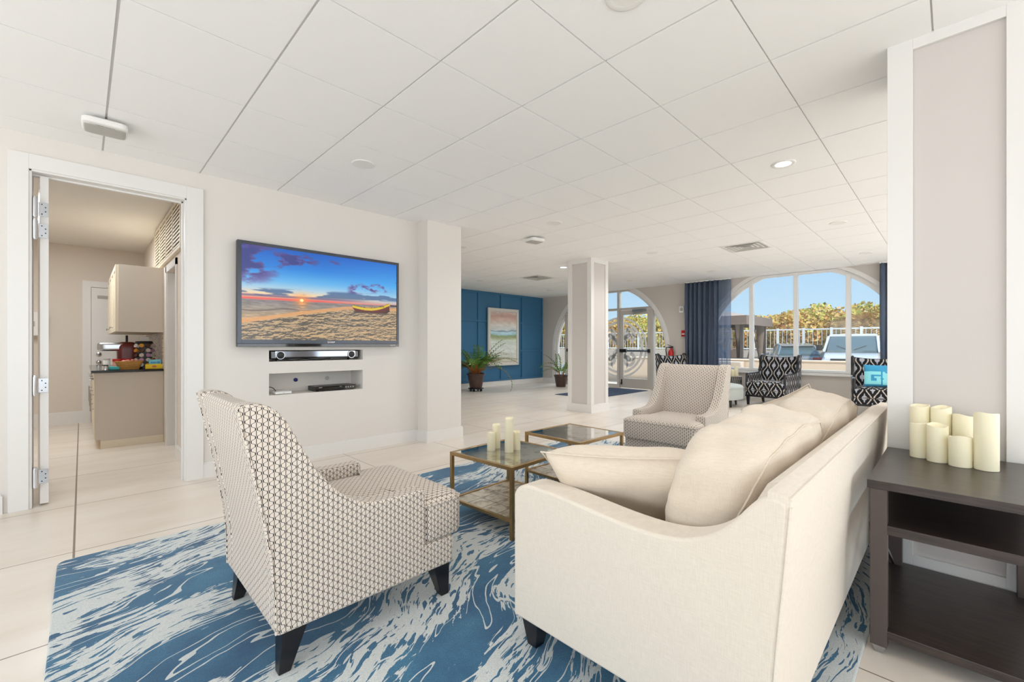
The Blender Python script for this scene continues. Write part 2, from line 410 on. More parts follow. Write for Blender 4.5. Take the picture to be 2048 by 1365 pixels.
    def mesh(s, name, fix=True, uv=False, smooth=None):
        me = bpy.data.meshes.new(name); me.from_pydata(s.v, [], s.f); me.update()
        if fix:
            bm = bmesh.new(); bm.from_mesh(me); bmesh.ops.recalc_face_normals(bm, faces=bm.faces); bm.to_mesh(me); bm.free()
        if uv: box_uv(me)
        if smooth:
            me.shade_smooth()
            if smooth < 180: me.set_sharp_from_angle(angle=R(smooth))
        return me
def box_uv(me, su=1.0):
    l = me.uv_layers.new(name='UVMap'); co = me.vertices
    for p in me.polygons:
        n = p.normal; a = (abs(n.x), abs(n.y), abs(n.z)); k = a.index(max(a))
        for li in p.loop_indices:
            c = co[me.loops[li].vertex_index].co
            l.data[li].uv = ((c.y, c.z) if k == 0 else (c.x, c.z) if k == 1 else (c.y, c.x))
def obj(name, mb, m, parent=None, loc=None, rz=0, bevel=0, seg=2, uv=False, smooth=35, fix=True, sub=0, label=None, kind=None, solid=0):
    me = mb.mesh(name, fix, uv, smooth) if isinstance(mb, MB) else mb
    if m and not me.materials: me.materials.append(m)
    o = bpy.data.objects.new(name, me); COL.objects.link(o)
    if parent: o.parent = parent
    if loc: o.location = loc
    if rz: o.rotation_euler = (0, 0, rz)
    if bevel:
        b = o.modifiers.new('bevel', 'BEVEL'); b.width = bevel; b.segments = seg; b.limit_method = 'ANGLE'; b.angle_limit = R(40); b.harden_normals = False
    if sub:
        b = o.modifiers.new('subd', 'SUBSURF'); b.levels = sub; b.render_levels = sub
    if label: o['label'] = label
    if kind: o['kind'] = kind
    return o
def thing(name, label, cat, loc=(0, 0, 0), rz=0, group=None):
    o = bpy.data.objects.new(name, None); COL.objects.link(o); o.empty_display_size = 0.1
    o.location = loc; o.rotation_euler = (0, 0, rz); o['label'] = label; o['category'] = cat
    if group: o['group'] = group
    return o
def tag(o, label, cat, group=None, kind=None):
    o['label'] = label; o['category'] = cat
    if group: o['group'] = group
    if kind: o['kind'] = kind
    return o
def struct(name, mb, m, label=None, cat=None, **k):
    o = obj(name, mb, m, **k); o['kind'] = 'structure'; 
    if label: o['label'] = label
    o['category'] = cat or name.split('_')[0]
    return o
def dup(root, loc, rz=None, label=None, group=None, parent=None):
    r = root.copy(); COL.objects.link(r); r.location = loc
    if rz is not None: r.rotation_euler = (0, 0, rz)
    if label: r['label'] = label
    if group: r['group'] = group
    for ch in [c for c in COL.objects if c.parent == root]:
        c = ch.copy(); COL.objects.link(c); c.parent = r
        for g in [q for q in COL.objects if q.parent == ch]:
            d = g.copy(); COL.objects.link(d); d.parent = c
    return r
def text_mb(txt, size, fn, depth=0.001):
    """mesh lettering; fn maps local (x right, y up, z out) to the place"""
    cu = bpy.data.curves.new('lettering', 'FONT'); cu.body = txt; cu.size = size; cu.extrude = depth; cu.align_x = 'CENTER'; cu.align_y = 'CENTER'; cu.resolution_u = 3
    o = bpy.data.objects.new('lettering', cu); me = bpy.data.meshes.new_from_object(o)
    mb = MB(); mb.add([fn(v.co.x, v.co.y, v.co.z) for v in me.vertices], [tuple(p.vertices) for p in me.polygons])
    bpy.data.objects.remove(o); bpy.data.curves.remove(cu); bpy.data.meshes.remove(me); return mb
def holed(mb, u0, u1, w0, w1, holes, place):
    """rectangular slab face cells with rectangular holes; place(u0,u1,w0,w1) adds a box"""
    us = sorted({u0, u1, *[h[0] for h in holes], *[h[1] for h in holes]}); us = [u for u in us if u0 <= u <= u1]
    for a, b in zip(us, us[1:]):
        cuts = sorted([(h[2], h[3]) for h in holes if h[0] <= a + 1e-6 and h[1] >= b - 1e-6]); z = w0
        for (c, d) in cuts:
            if c > z + 1e-6: place(a, b, z, c)
            z = max(z, d)
        if z < w1 - 1e-6: place(a, b, z, w1)
    return mb
# ------------------------------------------------------------------ THE ROOM
XW, YB, YT = 10.30, 9.15, 4.60          # window wall, blue wall, television wall
struct('floor', MB().box(-3.6, 10.52, -4.6, 9.35, -0.15, 0), M_floor, 'pale beige porcelain floor of large square tiles')
# ceiling: lay-in tiles with a small reveal round each, over a metal grid
mb = MB(); GX, GY, T_ = 0.7243, 2.5035, 0.6096
xs = [GX + T_*i for i in range(-8, 17)]; ys = [GY + T_*j for j in range(-12, 12)]
for i in range(len(xs)-1):
    for j in range(len(ys)-1):
        x0, x1, y0, y1 = xs[i]+0.006, xs[i+1]-0.006, ys[j]+0.0035, ys[j+1]-0.0035
        x1 = min(x1, XW+0.02); y1 = min(y1, YB+0.05)
        if x0 < x1 and y0 < y1: mb.box(x0, x1, y0, y1, CEIL, CEIL+0.02)
ceil = struct('ceiling', mb, M_tile, 'white suspended ceiling of square lay-in tiles', smooth=None)
mb = MB().box(-3.6, 10.5, -4.6, 9.35, CEIL+0.009, CEIL+0.05)
obj('ceiling_grid', mb, M_tee, ceil, smooth=None)
obj('roof_slab', MB().box(-3.7, 10.52, -4.7, 9.5, CEIL+0.05, CEIL+0.35), M_conc, ceil, smooth=None)

# television wall with the kitchen doorway and the two recessed niches
mb = MB()
D0, D1, DZ = -0.262, 0.632, 2.40
N1 = (1.265, 2.20, 0.998, 1.107); N2 = (1.265, 2.20, 0.674, 0.883)
holed(mb, -3.5, 2.95, 0, CEIL+0.02, [(D0, D1, 0, DZ), N1, N2], lambda a, b, c, d: mb.box(a, b, YT, YT+0.14, c, d))
for N in (N1, N2):                        # niche linings
    a, b, c, d = N
    mb.box(a-0.01, b+0.01, YT+0.30, YT+0.32, c-0.01, d+0.01)
    mb.box(a-0.012, a, YT+0.14, YT+0.31, c-0.012, d+0.012); mb.box(b, b+0.012, YT+0.14, YT+0.31, c-0.012, d+0.012)
    mb.box(a-0.012, b+0.012, YT+0.14, YT+0.31, c-0.012, c); mb.box(a-0.012, b+0.012, YT+0.14, YT+0.31, d, d+0.012)
struct('wall_television', mb, M_wall, 'greige wall that carries the television, with two recessed niches', smooth=None)
struct('wall_pier', MB().box(2.90, 3.40, 4.39, YB+0.1, 0, CEIL+0.02), M_wall, 'plain greige pier closing the television wall', smooth=None)
def baseboard(name, pts, h=0.135, t=0.018, label=None):
    """pts: polyline of (x,y); the board stands on its left side"""
    mb = MB()
    for (a, b) in zip(pts, pts[1:]):
        a = Vector((*a, 0)); b = Vector((*b, 0)); d = (b-a).normalized(); n = Vector((-d.y, d.x, 0))
        a2 = a - d*0.0; b2 = b + d*0.0
        for (tt, z0, z1) in ((t, 0, h-0.012), (t*0.6, h-0.012, h)):
            v = [a2, b2, b2+n*tt+d*tt, a2+n*tt-d*tt]
            # mitre corners are overlapped a little, which is hidden inside the neighbouring board
            mb.add([(p.x, p.y, z) for z in (z0, z1) for p in v], [(0, 1, 2, 3), (7, 6, 5, 4), (0, 4, 5, 1), (1, 5, 6, 2), (2, 6, 7, 3), (3, 7, 4, 0)])
    return struct(name, mb, M_trim, label or 'white baseboard', 'baseboard', smooth=None)
baseboard('baseboard_left', [(-0.40, YT), (-3.5, YT)], label='white baseboard left of the kitchen doorway')
baseboard('baseboard_television', [(3.40, YB-0.0), (3.40, 4.39), (2.90, 4.39), (2.90, YT), (0.75, YT)], label='white baseboard under the television and around the pier')
# doorway casing
mb = MB()
mb.box(-0.359, D0, YT-0.022, YT, 0, 2.505); mb.box(D1, 0.748, YT-0.022, YT, 0, 2.505); mb.box(D0, D1, YT-0.022, YT, DZ, 2.505)
mb.box(D0-0.001, D0+0.014, YT-0.012, YT+0.15, 0, DZ); mb.box(D1-0.014, D1+0.001, YT-0.012, YT+0.15, 0, DZ); mb.box(D0, D1, YT-0.012, YT+0.15, DZ-0.014, DZ+0.001)
mb.box(D1-0.028, D1-0.014, YT+0.06, YT+0.075, 0, DZ-0.014); mb.box(D0, D1, YT+0.06, YT+0.075, DZ-0.028, DZ-0.014)
struct('trim_1', mb, M_trim, 'wide white casing around the kitchen doorway', 'door casing', bevel=0.002, smooth=None)

# blue board-and-batten wall
wb = struct('wall_blue', MB().box(3.40, XW+0.2, YB, YB+0.15, 0, CEIL+0.02), M_blue, 'deep blue accent wall with square batten panelling', smooth=None)
mb = MB()
for x in (3.45, 4.25, 5.11, 5.97, 6.81, 7.67, 8.52, 9.38, XW-0.02): mb.box(x-0.025, x+0.025, YB-0.030, YB, 0.14, CEIL)
for z in (0.165, 0.99, 1.825, CEIL-0.03): mb.box(3.4, XW, YB-0.026, YB, z-0.025, z+0.025)
obj('batten', mb, M_blue, wb, smooth=None, bevel=0.002)
baseboard('baseboard_blue', [(XW, YB), (3.40, YB)], h=0.14, label='white baseboard under the blue wall')

# window wall with two round-headed openings
def arch_z(y, yc, zc, r):
    d = r*r-(y-yc)**2
    return zc + math.sqrt(max(0, d)) if d > 0 else None
ARC = [(2.26, 0.98, 1.80, 0.60), (6.82, 1.0, 1.80, 0.0)]     # centre y, springing z, radius, sill z
mb = MB(); Y0, Y1 = -4.5, YB+0.1; TOP = CEIL+0.02
ys = [Y0]; 
for (yc, zc, r, sl) in ARC: ys += [yc - r*math.cos(PI*k/60) for k in range(61)]
ys.append(Y1); ys = sorted(set(round(q, 5) for q in ys))
def opening(y):
    for (yc, zc, r, sl) in ARC:
        if abs(y-yc) <= r+1e-6: return sl, min(TOP, zc+math.sqrt(max(0, r*r-(y-yc)**2)))
    return None
def quadcol(y0, y1, a0, a1, b0, b1, x0=XW, x1=XW+0.22):
    if max(b0-a0, b1-a1) < 1e-5: return
    v = [(x, y, z) for x in (x0, x1) for (y, z) in ((y0, a0), (y1, a1), (y1, b1), (y0, b0))]
    mb.add(v, [(3, 2, 1, 0), (4, 5, 6, 7), (0, 1, 5, 4), (1, 2, 6, 5), (2, 3, 7, 6), (3, 0, 4, 7)])
for a, b in zip(ys, ys[1:]):
    o = opening((a+b)/2)
    if o is None: quadcol(a, b, 0, 0, TOP, TOP); continue
    oa = opening(a); ob = opening(b)
    quadcol(a, b, 0, 0, o[0], o[0]); quadcol(a, b, oa[1], ob[1], TOP, TOP)
struct('wall_window', mb, M_wallw, 'greige wall holding the arched window and the arched entrance', smooth=None, fix=True)
baseboard('baseboard_window', [(XW, -4.4), (XW, 4.98)], h=0.14, label='white baseboard under the arched window')
baseboard('baseboard_window', [(XW, 8.66), (XW, YB)], h=0.14, label='short white baseboard between the entrance arch and the blue wall')
def ring(mb, yc, zc, r0, r1, zb, x0, x1, n=56, zt=CEIL):
    """arched band, verticals carried down to zb, cut level with the ceiling"""
    pts = [(-1, zb)] + [None]*(n+1) + [(1, zb)]
    path = [(0.0, None)]
    prev = None
    def P(r, k):
        if k == 'a': return (yc - r, zb)
        if k == 'b': return (yc + r, zb)
        a = PI*k/n; return (yc - r*math.cos(a), zc + r*math.sin(a))
    ks = ['a'] + list(range(n+1)) + ['b']
    for k0, k1 in zip(ks, ks[1:]):
        q = [P(r0, k0), P(r0, k1), P(r1, k1), P(r1, k0)]
        if all(p[1] >= zt for p in q): continue
        q = [(p[0], min(p[1], zt)) for p in q]
        vs = [(x0, *p) for p in q] + [(x1, *p) for p in q]
        mb.add(vs, [(0, 1, 2, 3), (7, 6, 5, 4), (0, 4, 5, 1), (1, 5, 6, 2), (2, 6, 7, 3), (3, 7, 4, 0)])
    return mb
def arch_fill(mb, yc, zc, r, zb, x, y0, y1, z0=None, zt=CEIL, n=24, th=0.008):
    """pane of glass between y0 and y1, head following the arch"""
    z0 = zb if z0 is None else z0; pts = [(y0, z0)]
    for i in range(n+1):
        y = y0+(y1-y0)*i/n; d = r*r-(y-yc)**2
        pts.append((y, min(zt, zc+math.sqrt(max(0, d)))))
    pts.append((y1, z0)); mb.prism(pts, 'x', x, x+th); return mb
# --- arched window
yc, zc, r, sl = ARC[0]
w1 = struct('window_1', ring(MB(), yc, zc, r-0.085, r, sl, XW+0.05, XW+0.13), M_frame, 'large arched window of four lights looking on the car park', 'window', smooth=40)
mb = MB()
for y in (3.10, 2.265, 1.40):
    zt = min(CEIL, arch_z(y, yc, zc, r-0.04)); mb.box(XW+0.03, XW+0.14, y-0.038, y+0.038, sl+0.001, zt)
mb.box(XW+0.04, XW+0.14, yc-1.0, yc+1.0, CEIL-0.05, CEIL); mb.box(XW+0.036, XW+0.15, yc-r, yc+r, sl+0.001, sl+0.06)
obj('mullion', mb, M_frame, w1, smooth=None, bevel=0.003)
obj('sill', MB().box(XW-0.05, XW+0.16, yc-r-0.06, yc+r+0.06, sl-0.045, sl), M_frame, w1, smooth=None, bevel=0.004)
obj('casing', ring(MB(), yc, zc, r, r+0.075, sl-0.05, XW-0.014, XW+0.01), M_trim, w1, smooth=None)
for (a, b) in ((yc-r+0.02, 1.362), (1.438, 2.227), (2.303, 3.062), (3.138, yc+r-0.02)):
    obj('pane', arch_fill(MB(), yc, zc, r-0.03, sl+0.03, XW+0.085, a, b, zt=CEIL-0.01), M_pane, w1, smooth=None)
# --- entrance: arched storefront with a pair of glass doors
yc2, zc2, r2, _ = ARC[1]
w2 = struct('window_2', ring(MB(), yc2, zc2, r2-0.06, r2, 0, XW+0.05, XW+0.13), M_frame, 'arched glazed entrance screen with aluminium posts', 'window', smooth=40)
mb = MB(); POST = (5.42, 6.41, 7.23, 8.22)
for y in POST:
    zt = min(CEIL, arch_z(y, yc2, zc2, r2-0.03)); mb.box(XW+0.02, XW+0.15, y-0.035, y+0.035, 0, zt)
mb.box(XW+0.03, XW+0.14, 5.40, 8.24, 2.10, 2.16); mb.box(XW+0.03, XW+0.14, 6.41, 7.23, 0, 0.10); mb.box(XW+0.03, XW+0.14, yc2-1.0, yc2+1.0, CEIL-0.04, CEIL)
for (a, b) in ((5.02, 5.42), (8.22, 8.62)): mb.box(XW+0.03, XW+0.14, a, b, 0, 0.08)
obj('post', mb, M_alu, w2, smooth=None, bevel=0.003)
obj('casing', ring(MB(), yc2, zc2, r2, r2+0.10, 0, XW-0.016, XW+0.01), M_trim, w2, smooth=None)
for (a, b, z0, zt) in ((5.03, 5.39, 0.08, 9), (5.45, 6.38, 2.16, 9), (6.44, 7.20, 0.10, 2.10), (6.44, 7.20, 2.16, 9), (7.26, 8.19, 2.16, 9), (8.25, 8.61, 0.08, 9)):
    obj('pane', arch_fill(MB(), yc2, zc2, r2-0.02, 0, XW+0.08, a, b, z0=z0, zt=min(zt, CEIL-0.01)), M_pane, w2, smooth=None)
def glass_door(name, y0, y1, hinge_low, label):
    mb = MB(); x0, x1 = XW+0.04, XW+0.09; s = 0.10
    mb.box(x0, x1, y0, y0+s, 0.01, 2.09); mb.box(x0, x1, y1-s, y1, 0.01, 2.09); mb.box(x0, x1, y0+s, y1-s, 1.97, 2.09); mb.box(x0, x1, y0+s, y1-s, 0.01, 0.27)
    d = struct(name, mb, M_alu, label, 'door', smooth=None, bevel=0.003)
    obj('door_glass', MB().box(x0+0.02, x0+0.028, y0+s-0.01, y1-s+0.01, 0.26, 1.98), M_pane, d, smooth=None)
    b = MB(); b.box(x0-0.06, x0-0.03, y0+0.03, y1-0.03, 0.98, 1.04); obj('push_bar', b, M_steel, d, smooth=None, bevel=0.006)
    k = MB(); k.box(x0-0.065, x0, y0+0.02, y0+0.07, 0.965, 1.055); k.box(x0-0.065, x0, y1-0.22, y1-0.02, 0.965, 1.055); obj('latch_housing', k, M_black, d, smooth=None, bevel=0.006)
    c = MB(); c.box(x0-0.07, x0, y0+0.12, y0+0.50, 2.03, 2.10); c.bar((x0-0.08, y0+0.2, 2.02), (x0-0.02, y0+0.52, 1.99), 0.03, 0.01); obj('door_closer', c, M_steel, d, smooth=None, bevel=0.004)
    f = MB(); f.box(x0-0.02, x0, y1-0.075, y1-0.045, 0.12, 0.24); f.cyl((x0-0.03, y1-0.06, 0.10), (x0-0.03, y1-0.06, 0.16), 0.02, 0.014, 10); obj('foot_bolt', f, M_black, d)
    return d
dr1 = glass_door('door_1', 5.46, 6.37, True, 'aluminium glass entrance door with push bar and etched scrollwork')
dr2 = glass_door('door_2', 7.27, 8.18, False, 'aluminium glass entrance door mostly hidden by the free-standing column')
# etched scrollwork on the glass: rings and tapering scrolls around a centre
def band(mb, pts, wid, x, th=0.0015, clip=None):
    n = len(pts); L = []; Rr = []
    for i, p in enumerate(pts):
        a = pts[max(i-1, 0)]; b = pts[min(i+1, n-1)]; dx, dz = b[0]-a[0], b[1]-a[1]; l = math.hypot(dx, dz) or 1
        w = wid(i/(n-1))/2; L.append((p[0]-dz/l*w, p[1]+dx/l*w)); Rr.append((p[0]+dz/l*w, p[1]-dx/l*w))
    for i in range(n-1):
        q = [L[i], L[i+1], Rr[i+1], Rr[i]]
        cy = sum(k[0] for k in q)/4; cz = sum(k[1] for k in q)/4
        if clip and not (clip[0] < cy < clip[1] and clip[2] < cz < clip[3]): continue
        q = [(min(max(k[0], clip[0]), clip[1]), min(max(k[1], clip[2]), clip[3])) for k in q] if clip else q
        vs = [(x, *k) for k in q] + [(x+th, *k) for k in q]
        mb.add(vs, [(0, 1, 2, 3), (7, 6, 5, 4), (0, 4, 5, 1), (1, 5, 6, 2), (2, 6, 7, 3), (3, 7, 4, 0)])
def scrolls(mb, cy, cz, x, clip):
    for (ra, wd) in ((0.80, 0.05), (0.68, 0.07)):
        band(mb, [(cy+ra*math.cos(a*PI/40), cz+ra*math.sin(a*PI/40)) for a in range(81)], lambda t, w=wd: w, x, clip=clip)
    for sy in (-1, 1):
        for sz in (-1, 1):
            # spiral volute with a leaf stem
            c0 = (cy+sy*0.27, cz+sz*0.33)
            band(mb, [(c0[0]+sy*(0.20-0.16*t/40)*math.cos(-1.2+t*0.22), c0[1]+sz*(0.20-0.16*t/40)*math.sin(-1.2+t*0.22)) for t in range(41)], lambda t: 0.075*(1-t)+0.03, x, clip=clip)
            c1 = (cy+sy*0.42, cz+sz*0.12)
            band(mb, [(cy+sy*(0.05+0.5*t/24), cz+sz*(0.04+0.30*math.sin(t/24*2.6))) for t in range(25)], lambda t: 0.09*math.sin(PI*min(1, t+0.1))+0.012, x, clip=clip)
            band(mb, [(cy+sy*(0.03+0.22*math.sin(t/20*2.2)), cz+sz*(0.08+0.52*t/20)) for t in range(21)], lambda t: 0.07*math.sin(PI*min(1, t+0.05))+0.012, x, clip=clip)
            band(mb, [(cy+sy*0.1+sy*0.10*math.cos(t*0.35), cz+sz*0.16+sz*0.08*math.sin(t*0.35)) for t in range(19)], lambda t: 0.035, x, clip=clip)
mb = MB(); scrolls(mb, 6.40, 1.10, XW+0.054, (5.57, 6.26, 0.28, 1.96)); obj('etched_scrollwork', mb, M_etch, dr1, smooth=None, fix=False)
mb = MB(); scrolls(mb, 6.40, 1.10, XW+0.074, (6.45, 7.19, 0.11, 2.08)); obj('etched_scrollwork', mb, M_etch, w2, smooth=None, fix=False)
mb = MB(); scrolls(mb, 7.24, 1.10, XW+0.054, (7.38, 8.07, 0.28, 1.96)); obj('etched_scrollwork', mb, M_etch, dr2, smooth=None, fix=False)

# walls behind the photographer, each with daylight windows
mb = MB(); holed(mb, -4.5, YT, 0, CEIL+0.02, [(-2.0, 4.0, 0.45, 2.55)], lambda a, b, c, d: mb.box(-3.6, -3.4, a, b, c, d)); struct('wall_left', mb, M_wall, 'greige wall behind the photographer with a wide window', smooth=None)
mb = MB(); holed(mb, -3.6, XW, 0, CEIL+0.02, [(-2.0, 6.0, 0.45, 2.55)], lambda a, b, c, d: mb.box(a, b, -4.6, -4.4, c, d)); struct('wall_back', mb, M_wall, 'greige wall behind the photographer with a long window', smooth=None)
mb = MB()
for y in (-2.0, -0.5, 1.0, 2.5, 4.0): mb.box(-3.55, -3.48, y-0.03, y+0.03, 0.45, 2.55)
mb.box(-3.55, -3.48, -2, 4, 0.45, 0.51); mb.box(-3.55, -3.48, -2, 4, 2.49, 2.55); struct('window_3', mb, M_frame, 'wide window behind the photographer', 'window', smooth=None)
mb = MB()
for x in (-2.0, 0, 2.0, 4.0, 6.0): mb.box(x-0.03, x+0.03, -4.55, -4.48, 0.45, 2.55)
mb.box(-2, 6, -4.55, -4.48, 0.45, 0.51); mb.box(-2, 6, -4.55, -4.48, 2.49, 2.55); struct('window_4', mb, M_frame, 'long window behind the photographer', 'window', smooth=None)

# free-standing and near columns, panelled
def column(name, x0, x1, y0, y1, bw, label, base=0.14, pz=None, ptop=None):
    """bw = width of the stiles; recessed panels on every face"""
    t = 0.018; pz = pz or base; ptop = ptop or bw
    o = struct(name, MB().box(x0+t, x1-t, y0+t, y1-t, 0, CEIL+0.015), M_panel, label, 'column', smooth=None)
    f = MB()
    for (a0, a1, c, n, ax) in ((y0, y1, x0, 1, 0), (y0, y1, x1, -1, 0), (x0, x1, y0, 1, 1), (x0, x1, y1, -1, 1)):
        def bx(u0, u1, z0, z1, tt=t):
            if ax == 0: f.box(c, c+n*tt, u0, u1, z0, z1)
            else: f.box(u0, u1, c, c+n*tt, z0, z1)
        e = 0.0 if ax == 0 else t
        bx(a0+e, a0+bw, base, CEIL+0.01); bx(a1-bw, a1-e, base, CEIL+0.01); bx(a0+bw, a1-bw, CEIL-ptop, CEIL+0.01); bx(a0+bw, a1-bw, base, pz) if pz > base else None
    obj('stile', f, M_trim, o, smooth=None, bevel=0.0015)
    b = MB(); k = 0.016; b.box(x0-k, x1+k, y0-k, y0+t, 0, base-0.012); b.box(x0-k, x1+k, y1-t, y1+k, 0, base-0.012); b.box(x0-k, x0+t, y0+t, y1-t, 0, base-0.012); b.box(x1-t, x1+k, y0+t, y1-t, 0, base-0.012)
    k = 0.008; b.box(x0-k, x1+k, y0-k, y0+t, base-0.012, base); b.box(x0-k, x1+k, y1-t, y1+k, base-0.012, base); b.box(x0-k, x0+t, y0+t, y1-t, base-0.012, base); b.box(x1-t, x1+k, y0+t, y1-t, base-0.012, base)
    obj('baseboard', b, M_trim, o, smooth=None)
    return o
column('column', 6.11, 6.63, 4.32, 4.82, 0.085, 'square panelled column standing free in the middle of the lobby', base=0.14, ptop=0.07)
column('column', 2.86, 3.36, -0.262, 0.230, 0.095, 'large panelled white column behind the dark end table', base=0.085, pz=0.135, ptop=0.05)

# ------------------------------------------------------------------ kitchen behind the doorway
mb = MB(); holed(mb, YT+0.14, YB, 0, CEIL+0.02, [(5.70, 6.37, 0, 1.99)], lambda a, b, c, d: mb.box(0.70, 0.80, a, b, c, d)); struct('wall_kitchen_right', mb, M_kit, 'beige kitchen side wall with a closet opening', smooth=None)
struct('wall_kitchen_back', MB().box(-3.5, 3.42, YB, YB+0.15, 0, CEIL+0.02), M_kit, 'beige wall at the far end of the kitchen', smooth=None)
struct('wall_kitchen_left', MB().box(-1.9, -1.8, YT+0.14, YB, 0, CEIL+0.02), M_kit, 'beige wall on the left of the kitchen', smooth=None)
struct('wall_closet', MB().box(1.30, 1.36, 5.3, 6.9, 0, CEIL).box(0.80, 1.30, 6.6, 6.66, 0, CEIL).box(0.80, 1.30, 5.4, 5.46, 0, CEIL), M_wallw, 'pale inside of the closet off the kitchen', smooth=None)
kc = struct('ceiling_kitchen', MB().box(-1.8, 0.70, YT+0.15, YB, 2.632, 2.644), M_kitc, 'plain painted kitchen ceiling', 'ceiling', smooth=None)
mb = MB(); mb.box(0.688, 0.70, 5.63, 5.70, 0, 2.06); mb.box(0.688, 0.70, 6.37, 6.44, 0, 2.06); mb.box(0.688, 0.70, 5.63, 6.44, 1.99, 2.06); mb.box(0.70, 0.81, 5.70, 5.712, 0, 1.99); mb.box(0.70, 0.81, 6.358, 6.37, 0, 1.99)
struct('trim_2', mb, M_trim, 'white casing around the closet opening', 'door casing', smooth=None)
baseboard('baseboard_kitchen', [(0.70, YT+0.15), (0.70, 5.63)], h=0.13, label='baseboard on the kitchen side wall'); baseboard('baseboard_kitchen', [(0.01, YB), (-1.8, YB)], h=0.18, label='tall baseboard at the far kitchen wall')
# back door
mb = MB(); mb.box(0.01, 0.10, YB-0.02, YB, 0, 2.12); mb.box(0.10, 1.0, YB-0.02, YB, 2.03, 2.12); struct('trim_3', mb, M_trim, 'white casing of the kitchen back door', 'door casing', smooth=None)
d3 = struct('door_3', MB().box(0.105, 0.99, YB-0.035, YB-0.001, 0.01, 2.02), M_trim, 'white back door of the kitchen with a small grille', 'door', smooth=None)
g = MB()
for x0 in (0.17, 0.34): 
    for k in range(4): g.box(x0, x0+0.14, YB-0.042, YB-0.033, 1.86+k*0.013, 1.869+k*0.013)
obj('grille', g, M_grey, d3, smooth=None)
k = MB().lathe([(0.0, 0), (0.02, 0.0), (0.016, 0.03), (0.032, 0.045), (0.034, 0.062), (0.022, 0.078), (0.0, 0.08)], 14)
kn = obj('door_knob', k, M_steel, d3, loc=(0.185, YB-0.035, 0.90), smooth=60); kn.rotation_euler = (R(90), 0, 0)
kn2 = obj('deadbolt', MB().lathe([(0.0, 0), (0.03, 0.0), (0.03, 0.012), (0.012, 0.02), (0.0, 0.02)], 14), M_steel, d3, loc=(0.185, YB-0.035, 1.02), smooth=60); kn2.rotation_euler = (R(90), 0, 0)
# swung-open door leaf on spring hinges
leaf = struct('door_4', MB().box(-0.022, 0.022, 0.0, 0.86, 0.012, 2.375), M_trim, 'white kitchen door swung wide open, seen edge-on', 'door', bevel=0.002, smooth=None)
leaf.location = (-0.190, YT+0.035, 0); leaf.rotation_euler = (0, 0, R(3.4))
def hinge(z, n=1):
    mb = MB()
    for q in range(n):
        z0 = z + q*0.155
        mb.cyl((-0.046, -0.03, z0), (-0.046, -0.03, z0+0.13), 0.0155, n=14)
        mb.cyl((-0.046, -0.03, z0-0.006), (-0.046, -0.03, z0), 0.011, n=14); mb.cyl((-0.046, -0.03, z0+0.13), (-0.046, -0.03, z0+0.142), 0.012, n=14)
    h = obj('spring_hinge', mb, M_chrome, leaf, smooth=50, label='chrome double spring hinge' if n == 2 else None)
    p = MB()
    for q in range(n):
        z0 = z + q*0.155; p.box(-0.028, 0.02, -0.004, 0.0, z0+0.015, z0+0.115)
    pl = obj('hinge_plate', p, M_steel, h, smooth=None)
    s_ = MB()
    for q in range(n):
        z0 = z + q*0.155
        for (dx, dz) in ((-0.012, 0.03), (0.006, 0.05), (0.006, 0.08), (-0.012, 0.10)): s_.cyl((dx, -0.004, z0+dz), (dx, -0.006, z0+dz), 0.004, n=8)
    obj('screw', s_, M_dark, h, smooth=None)
hinge(1.915, 2); hinge(0.80); hinge(0.145)
# louvred return-air panel
lv = thing('louvred_panel', 'cream louvred return-air panel high on the kitchen side wall', 'vent', (0.70, 5.25, 2.10))
mb = MB(); mb.box(-0.03, 0, 0, 2.05, 0, 0.03); mb.box(-0.03, 0, 0, 2.05, 0.48, 0.51)
for i in range(5): y = i*0.505; mb.box(-0.03, 0, y, y+0.03, 0.03, 0.48)
obj('frame', mb, M_cab, lv, smooth=None, bevel=0.002)
obj('backing', MB().box(-0.006, -0.002, 0.02, 2.03, 0.02, 0.49), M_dark, lv, smooth=None)
for i in range(4):
    mb = MB()
    for k in range(11):
        z = 0.04+k*0.039; y0 = i*0.505+0.04; mb.add([(-0.026, y0, z), (-0.026, y0+0.455, z), (-0.010, y0+0.455, z+0.012), (-0.010, y0, z+0.012), (-0.026, y0, z+0.020), (-0.026, y0+0.455, z+0.020), (-0.010, y0+0.455, z+0.032), (-0.010, y0, z+0.032)], [(0, 1, 2, 3), (7, 6, 5, 4), (0, 4, 5, 1), (1, 5, 6, 2), (2, 6, 7, 3), (3, 7, 4, 0)])
    obj('louvre_bank', mb, M_cab, lv, smooth=None)
# base cabinet
cb = thing('base_cabinet', 'cream base cabinet with taupe end panel under the black worktop', 'cabinet', (0.10, 6.70, 0))
obj('end_panel', MB().box(0.006, 0.598, 0, 0.02, 0.10, 0.845).box(0.05, 0.598, 0.0, 0.02, 0.0, 0.10), M_cabend, cb, smooth=None)
obj('carcass', MB().box(0.02, 0.595, 0.02, 1.9, 0.10, 0.845).box(0.07, 0.595, 0.02, 1.9, 0, 0.10), M_cab, cb, smooth=None)
obj('plinth', MB().box(0.05, 0.598, -0.012, 0.0, 0, 0.085), M_cab, cb, smooth=None, bevel=0.002)
def pull(mb, x, y, z0, z1): mb.cyl((x, y, z0), (x, y, z1), 0.006, n=8); mb.cyl((x, y, z0+0.02), (x+0.03, y, z0+0.02), 0.005, n=8); mb.cyl((x, y, z1-0.02), (x+0.03, y, z1-0.02), 0.005, n=8)
